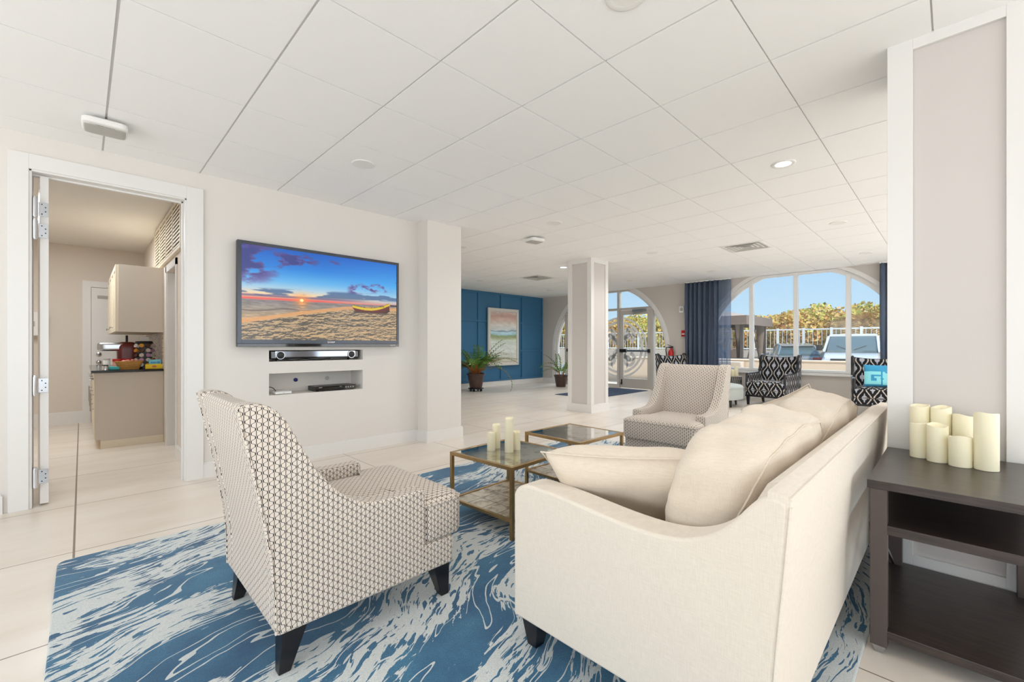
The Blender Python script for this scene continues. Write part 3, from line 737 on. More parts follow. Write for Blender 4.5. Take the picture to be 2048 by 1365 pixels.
for k in range(3):
    y0 = 0.02+k*0.62
    dw = obj('drawer', MB().box(0.0, 0.02, y0+0.005, y0+0.61, 0.69, 0.84), M_cab, cb, smooth=None, bevel=0.003)
    h = MB(); h.cyl((-0.03, y0+0.2, 0.765), (-0.03, y0+0.4, 0.765), 0.006, n=8); h.cyl((-0.03, y0+0.22, 0.765), (0, y0+0.22, 0.765), 0.005, n=8); h.cyl((-0.03, y0+0.38, 0.765), (0, y0+0.38, 0.765), 0.005, n=8); obj('handle', h, M_steel, dw)
    dd = obj('door', MB().box(0.0, 0.02, y0+0.005, y0+0.61, 0.11, 0.68), M_cab, cb, smooth=None, bevel=0.003)
    h = MB(); pull(h, -0.03, y0+0.06, 0.42, 0.62); obj('handle', h, M_steel, dd)
tag(obj('worktop', MB().box(0.074, 0.698, 6.675, 8.62, 0.846, 0.874), M_gran, bevel=0.004, smooth=None), 'polished black granite worktop on the kitchen cabinet', 'worktop')
struct('wall_splashback', MB().box(0.690, 0.699, 6.72, 8.6, 0.874, 1.30), M_brick, 'beige mosaic strip tiles behind the worktop', 'splashback', smooth=None)
wc = thing('wall_cabinet', 'cream wall cabinet with panelled doors hanging over the worktop', 'cabinet', (0.30, 6.70, 1.31))
obj('end_panel', MB().box(0.0, 0.398, 0, 0.018, 0.0, 0.77), M_cabend, wc, smooth=None)
obj('carcass', MB().box(0.0, 0.398, 0.018, 1.9, 0.0, 0.77), M_cab, wc, smooth=None)
for k in range(4):
    y0 = 0.02+k*0.47
    b = MB().box(-0.020, 0, y0+0.003, y0+0.462, 0.003, 0.767)
    for (a, c, e, f) in ((y0+0.003, y0+0.055, 0.003, 0.767), (y0+0.41, y0+0.462, 0.003, 0.767), (y0+0.055, y0+0.41, 0.003, 0.06), (y0+0.055, y0+0.41, 0.71, 0.767)): b.box(-0.028, -0.02, a, c, e, f)
    dd = obj('door', b, M_cab, wc, smooth=None, bevel=0.002)
    kn = MB(); yy = y0+(0.435 if k % 2 == 0 else 0.03); kn.lathe([(0.0, 0), (0.005, 0.001), (0.005, 0.02), (0.012, 0.026), (0.012, 0.034), (0.0, 0.036)], 10)
    ko = obj('knob', kn, M_steel, dd, loc=(-0.028, yy, 0.06), smooth=50); ko.rotation_euler = (0, R(-90), 0)
tag(obj('electrical_box', MB().box(-0.56, -0.335, YB-0.13, YB-0.001, 1.29, 1.62), M_white, bevel=0.006, smooth=None), 'white wall box with a switch on the far kitchen wall', 'wall box')
sw = obj('switch', MB().box(-0.50, -0.46, YB-0.137, YB-0.13, 1.42, 1.49), M_grey, bpy.data.objects['electrical_box'], smooth=None)
# things on the worktop
WZ = 0.875
cm = thing('coffee_maker', 'brushed steel and red coffee machine on the kitchen worktop', 'coffee maker', (0.22, 7.05, WZ))
obj('body', MB().superbox(0.18, 0.24, 0.32, 6, 8, Matrix.Translation((0.17, 0.05, 0.16))), mat('wine_red', sr(96, 26, 24), 0.3), cm, smooth=60)
obj('head', MB().superbox(0.30, 0.20, 0.10, 7, 8, Matrix.Translation((0.06, 0.04, 0.262))), M_steel, cm, smooth=60)
obj('base', MB().box(0.0, 0.26, -0.06, 0.16, 0, 0.03), M_black, cm, bevel=0.006, smooth=None)
obj('lever', MB().cyl((0.17, 0.04, 0.31), (0.17, 0.04, 0.40), 0.012, n=10), M_black, cm)
def jar(x, y, r, h, m, ml, lid, label, nm='jar', cat='jar', grp=None):
    t = thing(nm, label, cat, (x, y, WZ), 0, grp)
    obj('body', MB().lathe([(0, 0), (r, 0.0), (r, h*0.9), (r*0.85, h), (0, h)], 16), m, t, smooth=40)
    if lid: obj('lid', MB().lathe([(0, h), (r*1.05, h), (r*1.05, h+lid), (0, h+lid)], 16), ml, t, smooth=40)
    return t
M_candy = mat('sweets_in_jar', sr(214, 150, 130), 0.3, vary=0.5, vscale=60)
jar(0.30, 6.90, 0.045, 0.09, M_candy, M_red, 0.03, 'left-hand sweet jar with a red lid behind the wicker basket')
jar(0.385, 6.93, 0.045, 0.09, M_candy, M_red, 0.03, 'right-hand sweet jar with a red lid behind the wicker basket')
jar(0.205, 6.86, 0.03, 0.115, M_white, M_grey, 0.012, 'tall pale tumbler near the front of the worktop', 'tumbler', 'cup')
jar(0.19, 6.76, 0.027, 0.05, M_chrome, M_black, 0.008, 'small striped steel canister on the worktop corner', 'canister', 'canister')
tag(obj('napkin_packet', MB().box(0.225, 0.31, 6.76, 6.86, WZ, WZ+0.035), M_teal, bevel=0.004, smooth=None), 'small teal packet left of the wicker basket', 'packet')
bk = thing('wicker_basket', 'woven wicker basket of snacks on the worktop', 'basket', (0.395, 6.80, WZ))
mb = MB()
for k in range(9):
    z = 0.004+k*0.011; a = 0.085+k*0.0045; b = 0.05+k*0.003
    mb.tube([((a)*math.copysign(abs(math.cos(t*2*PI/28))**0.6, math.cos(t*2*PI/28))*(1+0.02*(-1)**(t+k)), b*math.copysign(abs(math.sin(t*2*PI/28))**0.6, math.sin(t*2*PI/28))*(1+0.03*(-1)**(t+k)), z) for t in range(29)], 0.006, 6)
mb.box(-0.08, 0.08, -0.045, 0.045, 0, 0.008)
obj('woven_body', mb, M_wick2, bk, smooth=60)
obj('handle', MB().tube([(0.12*math.cos(t*PI/14), 0.045-0.10*math.sin(t*PI/14), 0.09-0.03*math.sin(t*PI/14)) for t in range(15)], 0.006, 6), M_wick2, bk, smooth=60)
mb = MB()
for k in range(14): mb.superbox(0.04, 0.03, 0.02, 4, 3, Matrix.Translation((random.uniform(-0.07, 0.07), random.uniform(-0.03, 0.03), 0.085+random.random()*0.02)) @ Matrix.Rotation(random.random()*3, 4, 'Z'))
obj('snacks', mb, M_candy, bk, smooth=60, kind='stuff')
rk = thing('pod_carousel', 'black carousel rack full of coffee pods', 'pod rack', (0.545, 7.02, WZ))
obj('rack', MB().cyl((0, 0, 0), (0, 0, 0.015), 0.09, n=20).cyl((0, 0, 0), (0, 0, 0.33), 0.035, n=12).cyl((0, 0, 0.3), (0, 0, 0.33), 0.09, 0.08, n=20).box(-0.075, 0.075, -0.03, 0.03, 0.01, 0.31).box(-0.03, 0.03, -0.075, 0.075, 0.01, 0.31), M_black, rk)
pc = [sr(220, 210, 200), sr(224, 160, 60), sr(200, 150, 190), sr(90, 60, 50), sr(240, 240, 240)]
pm = [mat('pod_lid', c, 0.4) for c in pc]
for lv_ in range(5):
    for k in range(6):
        a = -PI/2 + (k-2.5)*0.62; c = Vector((math.cos(a), math.sin(a), 0)); p = c*0.07 + Vector((0, 0, 0.035+lv_*0.058)); q = c*0.105 + Vector((0, 0, 0.045+lv_*0.058))
        pd = obj('coffee_pod', MB().cyl(p, q, 0.018, 0.024, 12), pm[(lv_*3+k*2) % 5], rk, smooth=40)
tag(obj('folded_card', MB().prism([(-0.05, 0), (0.05, 0), (0.035, 0.05), (-0.035, 0.05)], 'y', 7.0, 7.04), M_white, loc=(0.545, 0, WZ+0.332), smooth=None), 'white folded card on top of the pod carousel', 'card')
yb = thing('tea_box', 'yellow tea box at the right end of the worktop', 'box', (0.615, 6.765, WZ))
obj('carton', MB().box(-0.08, 0.08, -0.04, 0.04, 0, 0.055), M_yel, yb, bevel=0.001, smooth=None)
lg = MB().lathe([(0, 0), (0.022, 0), (0.022, 0.001), (0, 0.001)], 20); lgo = obj('logo', lg, M_red, yb, loc=(0, -0.0402, 0.028), smooth=None); lgo.rotation_euler = (R(90), 0, 0); lgo.scale = (1, 0.45, 1)
obj('lettering', text_mb('Lipton', 0.014, lambda a, b, c: (a, -0.0418-c, 0.028+b), 0.0003), M_white, yb, smooth=None)
bb = thing('sweetener_box', 'light blue box stacked on the yellow tea box', 'box', (0.625, 6.775, WZ+0.0555))
obj('carton', MB().box(-0.055, 0.055, -0.035, 0.035, 0, 0.052), M_cyan, bb, bevel=0.001, smooth=None)
obj('printed_stripe', MB().box(-0.045, 0.01, -0.0358, -0.035, 0.008, 0.026).box(0.016, 0.045, -0.0358, -0.035, 0.008, 0.03), mat('deep_blue_print', sr(70, 140, 190), 0.5), bb, smooth=None)
light('kitchen_ceiling_lamp', 'AREA', (-0.3, 7.0, 2.62), (0, 0, 0), 38, (0.93, 0.97, 1.0), 0.9, 1.6)
light('closet_lamp', 'AREA', (1.05, 6.0, 2.55), (0, 0, 0), 3, (0.9, 0.95, 1.0), 0.3, 0.6)
# ------------------------------------------------------------------ FIXTURES ON WALLS AND CEILING
# television
tv = thing('television', 'large flat television showing a beach sunset with a boat', 'television', (1.795, YT-0.002, 1.6235))
TW, TH = 1.613, 0.967
obj('case', MB().box(-TW/2, TW/2, -0.068, -0.02, -TH/2, TH/2), M_black, tv, bevel=0.004, smooth=None)
obj('wall_bracket', MB().box(-0.3, 0.3, -0.02, 0, -0.2, 0.2), M_black, tv, smooth=None)
bz = MB(); e = 0.034; y0, y1 = -0.072, -0.066
bz.box(-TW/2, -TW/2+e, y0, y1, -TH/2+0.03, TH/2); bz.box(TW/2-e+0.008, TW/2, y0, y1, -TH/2+0.03, TH/2); bz.box(-TW/2+e, TW/2-e+0.008, y0, y1, TH/2-0.03, TH/2); bz.box(-TW/2+e, TW/2-e+0.008, y0, y1, -TH/2+0.03, -TH/2+0.068)
obj('bezel', bz, M_bez, tv, smooth=None, bevel=0.0015)
obj('lower_strip', MB().box(-TW/2, TW/2, -0.074, -0.06, -TH/2, -TH/2+0.03), M_gloss, tv, smooth=None, bevel=0.002)
obj('maker_lettering', text_mb('SHARP', 0.026, lambda a, b, c: (a+0.03, -0.0724-c, -TH/2+0.045+b), 0.0004), M_white, tv, smooth=None)
obj('badge_lettering', text_mb('AQUOS', 0.018, lambda a, b, c: (a+TW/2-0.08, -0.0746-c, -TH/2+0.014+b), 0.0004), M_white, tv, smooth=None)

def vnoise(u, v, sx, sy, seed, oct_=4, rough=0.5):
    """value noise on numpy arrays"""
    out = np.zeros_like(u); amp = 1.0; tot = 0
    for o in range(oct_):
        rs = np.random.RandomState(seed+o*17); G = rs.rand(257, 257)
        a = u*sx*2**o; b = v*sy*2**o; i = np.floor(a).astype(int); j = np.floor(b).astype(int); fa = a-i; fb = b-j
        fa = fa*fa*(3-2*fa); fb = fb*fb*(3-2*fb); i0 = i % 256; j0 = j % 256; i1 = (i0+1) % 256; j1 = (j0+1) % 256
        out += amp*((G[j0, i0]*(1-fa)+G[j0, i1]*fa)*(1-fb)+(G[j1, i0]*(1-fa)+G[j1, i1]*fa)*fb); tot += amp; amp *= rough
    return out/tot
def lerp3(t, stops):
    """piecewise colour gradient in sRGB 0-255"""
    xs_ = [s_[0] for s_ in stops]; return np.stack([np.interp(t, xs_, [s_[1][k] for s_ in stops]) for k in range(3)], -1)
def sstep(a, b, x_): t = np.clip((x_-a)/(b-a), 0, 1); return t*t*(3-2*t)
def blend(c, m, col): return c*(1-m[..., None]) + np.array(col, float)*m[..., None]
def picture(name, nu, nv, w, h, fn, m, parent, y):
    u, v = np.meshgrid(np.linspace(0, 1, nu+1), np.linspace(0, 1, nv+1))       # v = 0 at the top
    c = np.clip(fn(u, v)/255, 0, 1); lin = np.where(c <= 0.04045, c/12.92, ((c+0.055)/1.055)**2.4)
    me = bpy.data.meshes.new(name)
    co = np.stack([(u-0.5)*w, np.full_like(u, y), (0.5-v)*h], -1).reshape(-1, 3)
    idx = np.arange((nu+1)*(nv+1)).reshape(nv+1, nu+1); f = np.stack([idx[:-1, :-1], idx[1:, :-1], idx[1:, 1:], idx[:-1, 1:]], -1).reshape(-1, 4)
    me.from_pydata(co.tolist(), [], f.tolist()); me.update()
    a = me.color_attributes.new('picture', 'FLOAT_COLOR', 'POINT'); buf = np.ones(((nu+1)*(nv+1), 4), np.float32); buf[:, :3] = lin.reshape(-1, 3); a.data.foreach_set('color', buf.ravel())
    me.materials.append(m); o = bpy.data.objects.new(name, me); COL.objects.link(o); o.parent = parent; return o
def beach(u, v):
    hz = 0.575 - 0.03*u
    sky = lerp3(v/hz, [(0, (14, 92, 190)), (0.35, (34, 128, 216)), (0.62, (98, 178, 232)), (0.78, (176, 206, 222)), (0.88, (240, 210, 168)), (0.94, (246, 180, 130)), (1, (222, 108, 96))])
    right = lerp3(v/hz, [(0, (16, 110, 208)), (0.5, (60, 160, 232)), (0.8, (150, 196, 226)), (0.93, (196, 190, 188)), (1, (206, 130, 128))])
    k = sstep(0.4, 1.0, u)[..., None]; c = sky*(1-k)+right*k
    n = vnoise(u, v, 7, 9, 3, 5, 0.55); n2 = vnoise(u, v, 5, 20, 9, 5, 0.55)
    m1 = sstep(0.0, 0.16, 0.22*(1-sstep(0.0, 0.16, np.hypot((u-0.02)/1.0, (v-0.14)/1.4))) + (n-0.52)) * (1-sstep(0.10, 0.24, np.hypot(u-0.02, (v-0.16)*0.8)))
    m2 = sstep(0.02, 0.12, n-0.44) * (1-sstep(0.07, 0.15, np.hypot((u-0.27)*0.75+(v-0.1)*0.5, (v-0.12)*1.3)))
    m3 = sstep(0.04, 0.12, n-0.50) * (1-sstep(0.03, 0.07, np.hypot(u-0.53, (v-0.13)*0.8)))
    m4 = sstep(0.02, 0.12, n-0.47) * (1-sstep(0.03, 0.075, np.abs(v-(0.36-0.25*(u-0.72)))))*sstep(0.62, 0.68, u)
    for mm in (m1, m2, m3, m4): c = blend(c, np.clip(mm*1.1, 0, 0.92), (58, 62, 128)); c = blend(c, np.clip(mm*(1-mm)*1.3, 0, 0.5), (150, 80, 140))
    low = sstep(0.0, 0.12, n2-0.50)*(1-sstep(0.02, 0.06, np.abs(v-(hz-0.075-0.06*u*0.5)))); c = blend(c, np.clip(low, 0, 0.8), (60, 92, 138))
    band_ = (1-sstep(0.0, 0.022, np.abs(v-(hz-0.045+0.012*u))))*(1-sstep(0.55, 0.9, u)); c = blend(c, band_*0.8, (98, 84, 134))
    red = (1-sstep(0.0, 0.014, np.abs(v-(hz-0.014))))*(1-sstep(0.4, 0.75, u)); c = blend(c, red*0.85, (232, 76, 82))
    # sea
    ns = vnoise(u, v, 26, 120, 21, 3); sea = lerp3((v-hz)/0.25, [(0, (128, 120, 122)), (0.3, (150, 140, 130)), (0.6, (168, 148, 122)), (1, (214, 160, 110))])
    sea = sea*(0.8+0.4*ns[..., None]); sl = 1-sstep(0.0, 0.03+0.14*np.abs(v-hz), np.abs(u-0.335)); sea = blend(sea, sl*0.6*(ns > 0.45), (255, 196, 130))
    wv = (1-sstep(0, 0.012, np.abs(v-(hz+0.115-0.06*u+0.01*np.sin(u*20)))))*(1-sstep(0.25, 0.5, u)); sea = blend(sea, wv*0.75, (92, 74, 74))
    c = np.where((v > hz)[..., None], sea, c)
    # sand
    shore = np.interp(u, [0, 0.15, 0.35, 0.5, 0.62, 0.75, 1.0], [0.82, 0.77, 0.70, 0.655, 0.62, 0.61, 0.60]); q = (v-shore)
    wet = (q > -0.03) & (q <= 0.012); c = np.where(wet[..., None], blend(c, np.full_like(u, 0.75), (226, 160, 96)), c)
    s1 = vnoise(u+0.15*v, v, 15, 34, 41, 4, 0.6); s2 = vnoise(u+0.3*v, v*1.0, 34, 60, 55, 4, 0.6); sh = s1*0.6+s2*0.4
    gy = np.gradient(sh, axis=0)*26 + np.gradient(sh, axis=1)*10
    sand = lerp3(np.clip(q/0.35, 0, 1), [(0, (160, 140, 112)), (0.4, (156, 138, 112)), (1, (166, 142, 108))]) * (1+np.clip(gy*1.0, -0.36, 0.36))[..., None]
    sand = blend(sand, np.clip(gy*1.2-0.3, 0, 0.5), (236, 186, 126)); sand = blend(sand, np.clip(-gy*0.7, 0, 0.4), (104, 100, 96)); sand = sand*0.86
    c = np.where((q > 0.010)[..., None], sand, c)
    tr = ((v > hz-0.012) & (v < hz+0.008) & (u > 0.95)); c = np.where(tr[..., None], np.array((40, 42, 46), float), c)
    # sun
    d = np.hypot(u-0.335, (v-(hz-0.012))*0.56*1.2); c = blend(c, np.exp(-(d/0.045)**2)*0.75, (255, 150, 70)); c = blend(c, (d < 0.011)*1.0, (255, 244, 170))
    # boat
    b0, b1 = 0.665, 0.945; t = np.clip((u-b0)/(b1-b0), 0, 1); top = 0.562+0.028*np.sin(t*PI)-0.048*t**3*1.1+0.0*t; mid = top+0.033+0.004*np.sin(t*PI); bot = 0.648-0.0*t - 0.05*(1-np.clip(t/0.08, 0, 1)) - 0.03*np.clip((t-0.93)/0.07, 0, 1)
    inb = (u > b0) & (u < b1) & (v > top) & (v < bot)
    c = np.where(inb[..., None], np.where((v < mid)[..., None], np.array((216, 186, 44), float), np.array((92, 26, 22), float)*(1.15-0.4*((v-mid)/0.06))[..., None]), c)
    edge = inb & (v < top+0.006); c = np.where(edge[..., None], np.array((84, 60, 24), float), c)
    for (lu) in (0.868, 0.878, 0.888, 0.898): c = np.where(((np.abs(u-lu) < 0.003) & (v > 0.556) & (v < 0.572))[..., None], np.array((50, 46, 40), float), c)
    sd = (u > b0+0.01) & (u < b1-0.02) & (v >= 0.646) & (v < 0.66); c = blend(c, sd*0.55, (60, 48, 40))
    return c*0.97
picture('screen', 400, 226, TW-2*e+0.01, TH-0.098, beach, M_screen, tv, -0.0705).location = (-0.002, 0, 0.019)

# soundbar in the upper niche
sb = thing('soundbar', 'black soundbar with two round drivers in the upper niche', 'soundbar', (1.73, YT+0.10, 0.999))
obj('body', MB().box(-0.44, 0.44, -0.06, 0.05, 0.022, 0.100), M_gloss, sb, bevel=0.008, smooth=None)
obj('silver_strip', MB().box(-0.40, 0.40, -0.064, -0.06, 0.040, 0.096), mat('mirror_strip', sr(150, 155, 165), 0.08, metal=1.0), sb, smooth=None)
for sx in (-1, 1):
    d = obj('driver', MB().cyl((0, 0, 0), (0, -0.012, 0), 0.040, n=24), M_steel, sb, loc=(sx*0.355, -0.062, 0.058), smooth=40)
    obj('driver_mesh', MB().cyl((0, -0.012, 0), (0, -0.014, 0), 0.034, 0.03, n=24), M_black, d, smooth=40)
    obj('foot', MB().box(-0.02, 0.02, -0.03, 0.03, 0, 0.022), M_black, sb, loc=(sx*0.36, -0.02, 0), smooth=None)
tag(obj('soundbar_cable', MB().tube([(1.30+0.035*k, YT+0.03+0.02*math.sin(k*0.8), 1.006+0.006*(1+math.sin(k*0.9))) for k in range(17)], 0.004, 6), M_black), 'black cable trailing under the soundbar', 'cable')
# player, router, cap in the lower niche
pl = thing('disc_player', 'slim black disc player in the lower niche', 'disc player', (1.92, YT+0.14, 0.674))
obj('body', MB().box(-0.215, 0.215, -0.11, 0.10, 0.006, 0.052), M_black, pl, bevel=0.003, smooth=None)
obj('front_panel', MB().box(-0.215, 0.215, -0.114, -0.11, 0.010, 0.050), M_gloss, pl, smooth=None)
obj('disc_tray', MB().box(-0.03, 0.07, -0.1155, -0.114, 0.024, 0.034), M_black, pl, smooth=None)
obj('maker_lettering', text_mb('SONY', 0.013, lambda a, b, c: (a-0.165, -0.1145-c, 0.040+b), 0.0003), M_white, pl, smooth=None)
obj('disc_lettering', text_mb('DVD', 0.012, lambda a, b, c: (a+0.045, -0.1145-c, 0.040+b), 0.0003), M_grey, pl, smooth=None)
b = MB()
for k in range(4): b.cyl((0.10+k*0.026, -0.114, 0.032), (0.10+k*0.026, -0.118, 0.032), 0.006, n=12)
obj('button', b, M_steel, pl)
for (sx, sy) in ((-1, -1), (1, -1), (-1, 1), (1, 1)): obj('foot', MB().cyl((sx*0.18, sy*0.08, 0), (sx*0.18, sy*0.08, 0.008), 0.012, n=10), M_black, pl)
rt_ = thing('router', 'small flat white router at the left of the lower niche', 'router', (1.40, YT+0.07, 0.674))
obj('body', MB().box(-0.075, 0.075, -0.05, 0.05, 0.004, 0.028), M_white, rt_, bevel=0.006, smooth=None)
obj('indicator_light', MB().box(-0.006, 0.006, -0.052, -0.05, 0.013, 0.018), M_grey, rt_, smooth=None)
tag(obj('network_box', MB().box(1.33, 1.47, YT+0.17, YT+0.27, 0.674, 0.700), M_white, bevel=0.005, smooth=None), 'second flat white box behind the router', 'router')
tag(obj('router_cable', MB().tube([(1.272, YT+0.08, 0.745), (1.30, YT+0.08, 0.748), (1.325, YT+0.08, 0.735), (1.345, YT+0.09, 0.712), (1.358, YT+0.12, 0.69)], 0.004, 6), M_black), 'black cable curling down to the white router', 'cable')
cp = obj('wall_plug', MB().lathe([(0, 0), (0.020, 0), (0.020, 0.012), (0.014, 0.018), (0, 0.018)], 18), mat('deep_blue_plastic', sr(28, 30, 120), 0.35), loc=(1.60, YT+0.30, 0.79), smooth=50); cp.rotation_euler = (R(90), 0, 0); tag(cp, 'round dark blue plug on the back of the lower niche', 'plug')
cp = obj('cable_outlet', MB().lathe([(0, 0), (0.022, 0), (0.022, 0.005), (0, 0.006)], 18), M_grey, loc=(1.93, YT+0.30, 0.79), smooth=50); cp.rotation_euler = (R(90), 0, 0); tag(cp, 'round grey cable outlet on the niche wall above the disc player', 'cable outlet')

# recessed downlights
def downlight(x, y, lit, label):
    t = thing('downlight', label, 'ceiling light', (x, y, CEIL), 0, 'recessed ceiling downlights')
    obj('trim_ring', MB().lathe([(0.060, -0.001), (0.058, -0.004), (0.080, -0.007), (0.088, -0.004), (0.090, 0.0), (0.090, 0.004)], 28), M_white, t, smooth=50)
    obj('lens', MB().lathe([(0, -0.0035), (0.059, -0.0035), (0.059, 0.003), (0, 0.003)], 24), M_lamp_on if lit else M_lamp_off, t, smooth=None)
    return t
DX = [GX+T_*(k+0.5) for k in (1, 5, 9, 13)]; DY = [GY+T_*(k+0.5) for k in (-3, 1, 4, 8)]
names = {(0, 0): 'unlit downlight nearest the camera, cut by the top edge of the view', (0, 1): 'unlit downlight in the ceiling in front of the television', (1, 0): 'glowing downlight in the ceiling left of the near white column',
 (1, 1): 'unlit downlight in the ceiling between the pier and the middle of the lobby', (1, 2): 'unlit downlight in the ceiling just past the edge of the pier', (2, 2): 'glowing downlight in the ceiling just left of the free-standing column', (2, 3): 'unlit downlight over the potted fern side of the blue wall',
 (3, 3): 'unlit downlight near the blue wall corner', (2, 0): 'unlit downlight between the square vent and the near white column', (2, 1): 'unlit downlight in the ceiling right of the free-standing column', (3, 1): 'unlit downlight near the blue curtain', (3, 0): 'unlit downlight nearest the arched window', (3, 2): 'unlit downlight nearest the entrance doors'}
for (i, j), lb in names.items():
    lit = (i, j) in ((1, 0), (2, 2)); downlight(DX[i], DY[j], lit, lb)
for i in range(4):
    for j in range(4):
        if i < 2 and j == 3: continue
        if (i, j) == (0, 2): continue
        lit = (i, j) in ((1, 0), (2, 2))
        light('downlight_and_fill', 'SPOT', (DX[i], DY[j], CEIL-0.03), (0, 0, 0), (60 if lit else 42)*(0.4 if i < 1 else 0.7 if i < 2 else 1.3 if i < 3 else 0.6)*(0.95 if j > 1 else 0.9), (1.0, 0.975, 0.945), spot=R(155))  # unlit fittings get an added fill spot too
# ceiling vents: nested square louvres
def vent(x, y, label):
    t = thing('ceiling_vent', label, 'vent', (x, y, CEIL), 0, 'square ceiling air vents')
    obj('backing', MB().box(-0.29, 0.29, -0.29, 0.29, 0.003, 0.006), M_dark, t, smooth=None)
    f = MB()
    def sq(r0, r1, z0, z1):
        A = [(-r0, -r0, z0), (r0, -r0, z0), (r0, r0, z0), (-r0, r0, z0)]; B = [(-r1, -r1, z1), (r1, -r1, z1), (r1, r1, z1), (-r1, r1, z1)]
        A2 = [(p[0], p[1], p[2]+0.003) for p in A]; B2 = [(p[0], p[1], p[2]+0.003) for p in B]
        f.add(A+B+A2+B2, [q for k in range(4) for q in ((k, (k+1) % 4, 4+(k+1) % 4, 4+k), (8+k, 12+k, 12+(k+1) % 4, 8+(k+1) % 4), (k, 8+k, 8+(k+1) % 4, (k+1) % 4), (4+k, 4+(k+1) % 4, 12+(k+1) % 4, 12+k))])
    sq(0.300, 0.262, -0.001, -0.006); obj('frame', f, M_white, t, smooth=None)
    f = MB()
    for r in (0.235, 0.18, 0.125, 0.07): sq(r, r-0.035, -0.010, 0.0)
    f.box(-0.03, 0.03, -0.03, 0.03, -0.008, 0.0); obj('louvre', f, M_grey, t, smooth=None)
vent(GX+T_*10.5, GY-T_*0.5, 'square ceiling vent before the arched window')
vent(GX+T_*10.5, GY+T_*6.5, 'square ceiling vent before the blue wall')
# wireless access points
def access_point(x, y, rz, label, near):
    t = thing('access_point', label, 'access point', (x, y, CEIL), rz, 'white ceiling access points')
    obj('bracket', MB().box(-0.06, 0.06, -0.05, 0.05, -0.020, 0.002), M_grey, t, smooth=None)
    obj('cover', MB().superbox(0.225, 0.215, 0.042, 7, 10, Matrix.Translation((0, 0, -0.040))), M_white, t, smooth=60)
    obj('face_plate', MB().superbox(0.205, 0.17, 0.02, 8, 10, Matrix.Translation((0, 0.012, -0.056))), M_grey, t, smooth=60, label='grey face of the access point')
    if near: obj('maker_lettering', text_mb('TERRAWAVE', 0.016, lambda a, b, c: (a, -0.082-b*0.5, -0.0668-c-b*0), 0.0004), M_dark, t, smooth=None)
    return t
access_point(0.112, 3.985, R(-2), 'white wireless access point on the ceiling near the kitchen doorway', True)
access_point(4.44, 4.08, R(-12), 'white wireless access point on the ceiling beyond the pier', False)
# painting
pt = thing('painting', 'abstract seascape painting in a silver frame on the blue wall', 'painting', (8.57, YB-0.031, 1.39))
PW, PH = 1.20, 1.63
fr = MB()
for (a, b, c, d) in ((-PW/2, PW/2, PH/2-0.085, PH/2), (-PW/2, PW/2, -PH/2, -PH/2+0.085), (-PW/2, -PW/2+0.085, -PH/2+0.085, PH/2-0.085), (PW/2-0.085, PW/2, -PH/2+0.085, PH/2-0.085)): fr.box(a, b, -0.055, 0, c, d)
obj('frame', fr, M_silverframe, pt, bevel=0.01, smooth=None)
obj('backing_board', MB().box(-PW/2+0.05, PW/2-0.05, -0.022, 0, -PH/2+0.05, PH/2-0.05), M_dark, pt, smooth=None)
def seascape(u, v):
    n = vnoise(u, v, 3, 8, 71, 5, 0.55); n2 = vnoise(u, v, 7, 30, 80, 4, 0.6); w = v+(n-0.5)*0.07
    c = lerp3(w, [(0, (206, 196, 190)), (0.08, (198, 160, 148)), (0.17, (214, 190, 178)), (0.28, (222, 218, 212)), (0.355, (206, 214, 214)), (0.375, (120, 150, 170)), (0.39, (196, 220, 228)), (0.44, (168, 206, 220)), (0.475, (140, 160, 120)), (0.52, (168, 176, 140)), (0.56, (206, 216, 206)), (0.75, (214, 220, 214)), (0.93, (206, 208, 198)), (1, (186, 178, 158))])
    c = c*(0.98+0.2*n2[..., None]); d = np.abs(np.hypot(u-0.55, (v-0.9)*1.3)-0.28); return blend(c, (d < 0.006)*0.35, (150, 160, 160))
picture('canvas', 90, 130, PW-0.17, PH-0.17, seascape, M_canvas, pt, -0.026)
# alarm devices and extinguisher on the window wall
st = thing('alarm_strobe', 'small white alarm strobe high on the wall left of the curtain', 'alarm', (XW, 4.62, 2.03)); obj('housing', MB().box(-0.05, 0, -0.06, 0.06, -0.09, 0.07), M_white, st, bevel=0.008, smooth=None); obj('lens', MB().superbox(0.04, 0.06, 0.07, 4, 5, Matrix.Translation((-0.055, 0, -0.01))), M_grey, st, smooth=60)
st = thing('alarm_pull_station', 'red fire alarm pull box on the wall left of the curtain', 'alarm', (XW, 4.57, 1.44)); obj('housing', MB().box(-0.045, 0, -0.055, 0.055, -0.075, 0.075), M_red, st, bevel=0.006, smooth=None); obj('pull_handle', MB().box(-0.056, -0.045, -0.035, 0.035, -0.03, 0.0), M_white, st, bevel=0.002, smooth=None)
fe = thing('fire_extinguisher', 'red fire extinguisher hung on the wall behind the patterned chair', 'fire extinguisher', (XW-0.09, 4.86, 0.62))
obj('cylinder', MB().lathe([(0, 0), (0.06, 0.0), (0.067, 0.02), (0.067, 0.36), (0.05, 0.41), (0.022, 0.44), (0.022, 0.47), (0, 0.47)], 18), M_red, fe, smooth=50)
obj('valve', MB().box(-0.02, 0.02, -0.05, 0.05, 0.47, 0.50).bar((0, -0.05, 0.50), (0, 0.09, 0.55), 0.02, 0.012), M_black, fe, smooth=None)
obj('label_band', MB().lathe([(0.0675, 0.12), (0.0685, 0.12), (0.0685, 0.28), (0.0675, 0.28)], 18), M_white, fe, smooth=50)
obj('hose', MB().tube([(0, 0.04, 0.49), (0, 0.12, 0.48), (0, 0.13, 0.40), (0, 0.10, 0.25)], 0.011, 7), M_black, fe, smooth=60)
obj('wall_hook', MB().box(0.06, 0.088, -0.02, 0.02, 0.36, 0.46), M_steel, fe, smooth=None)
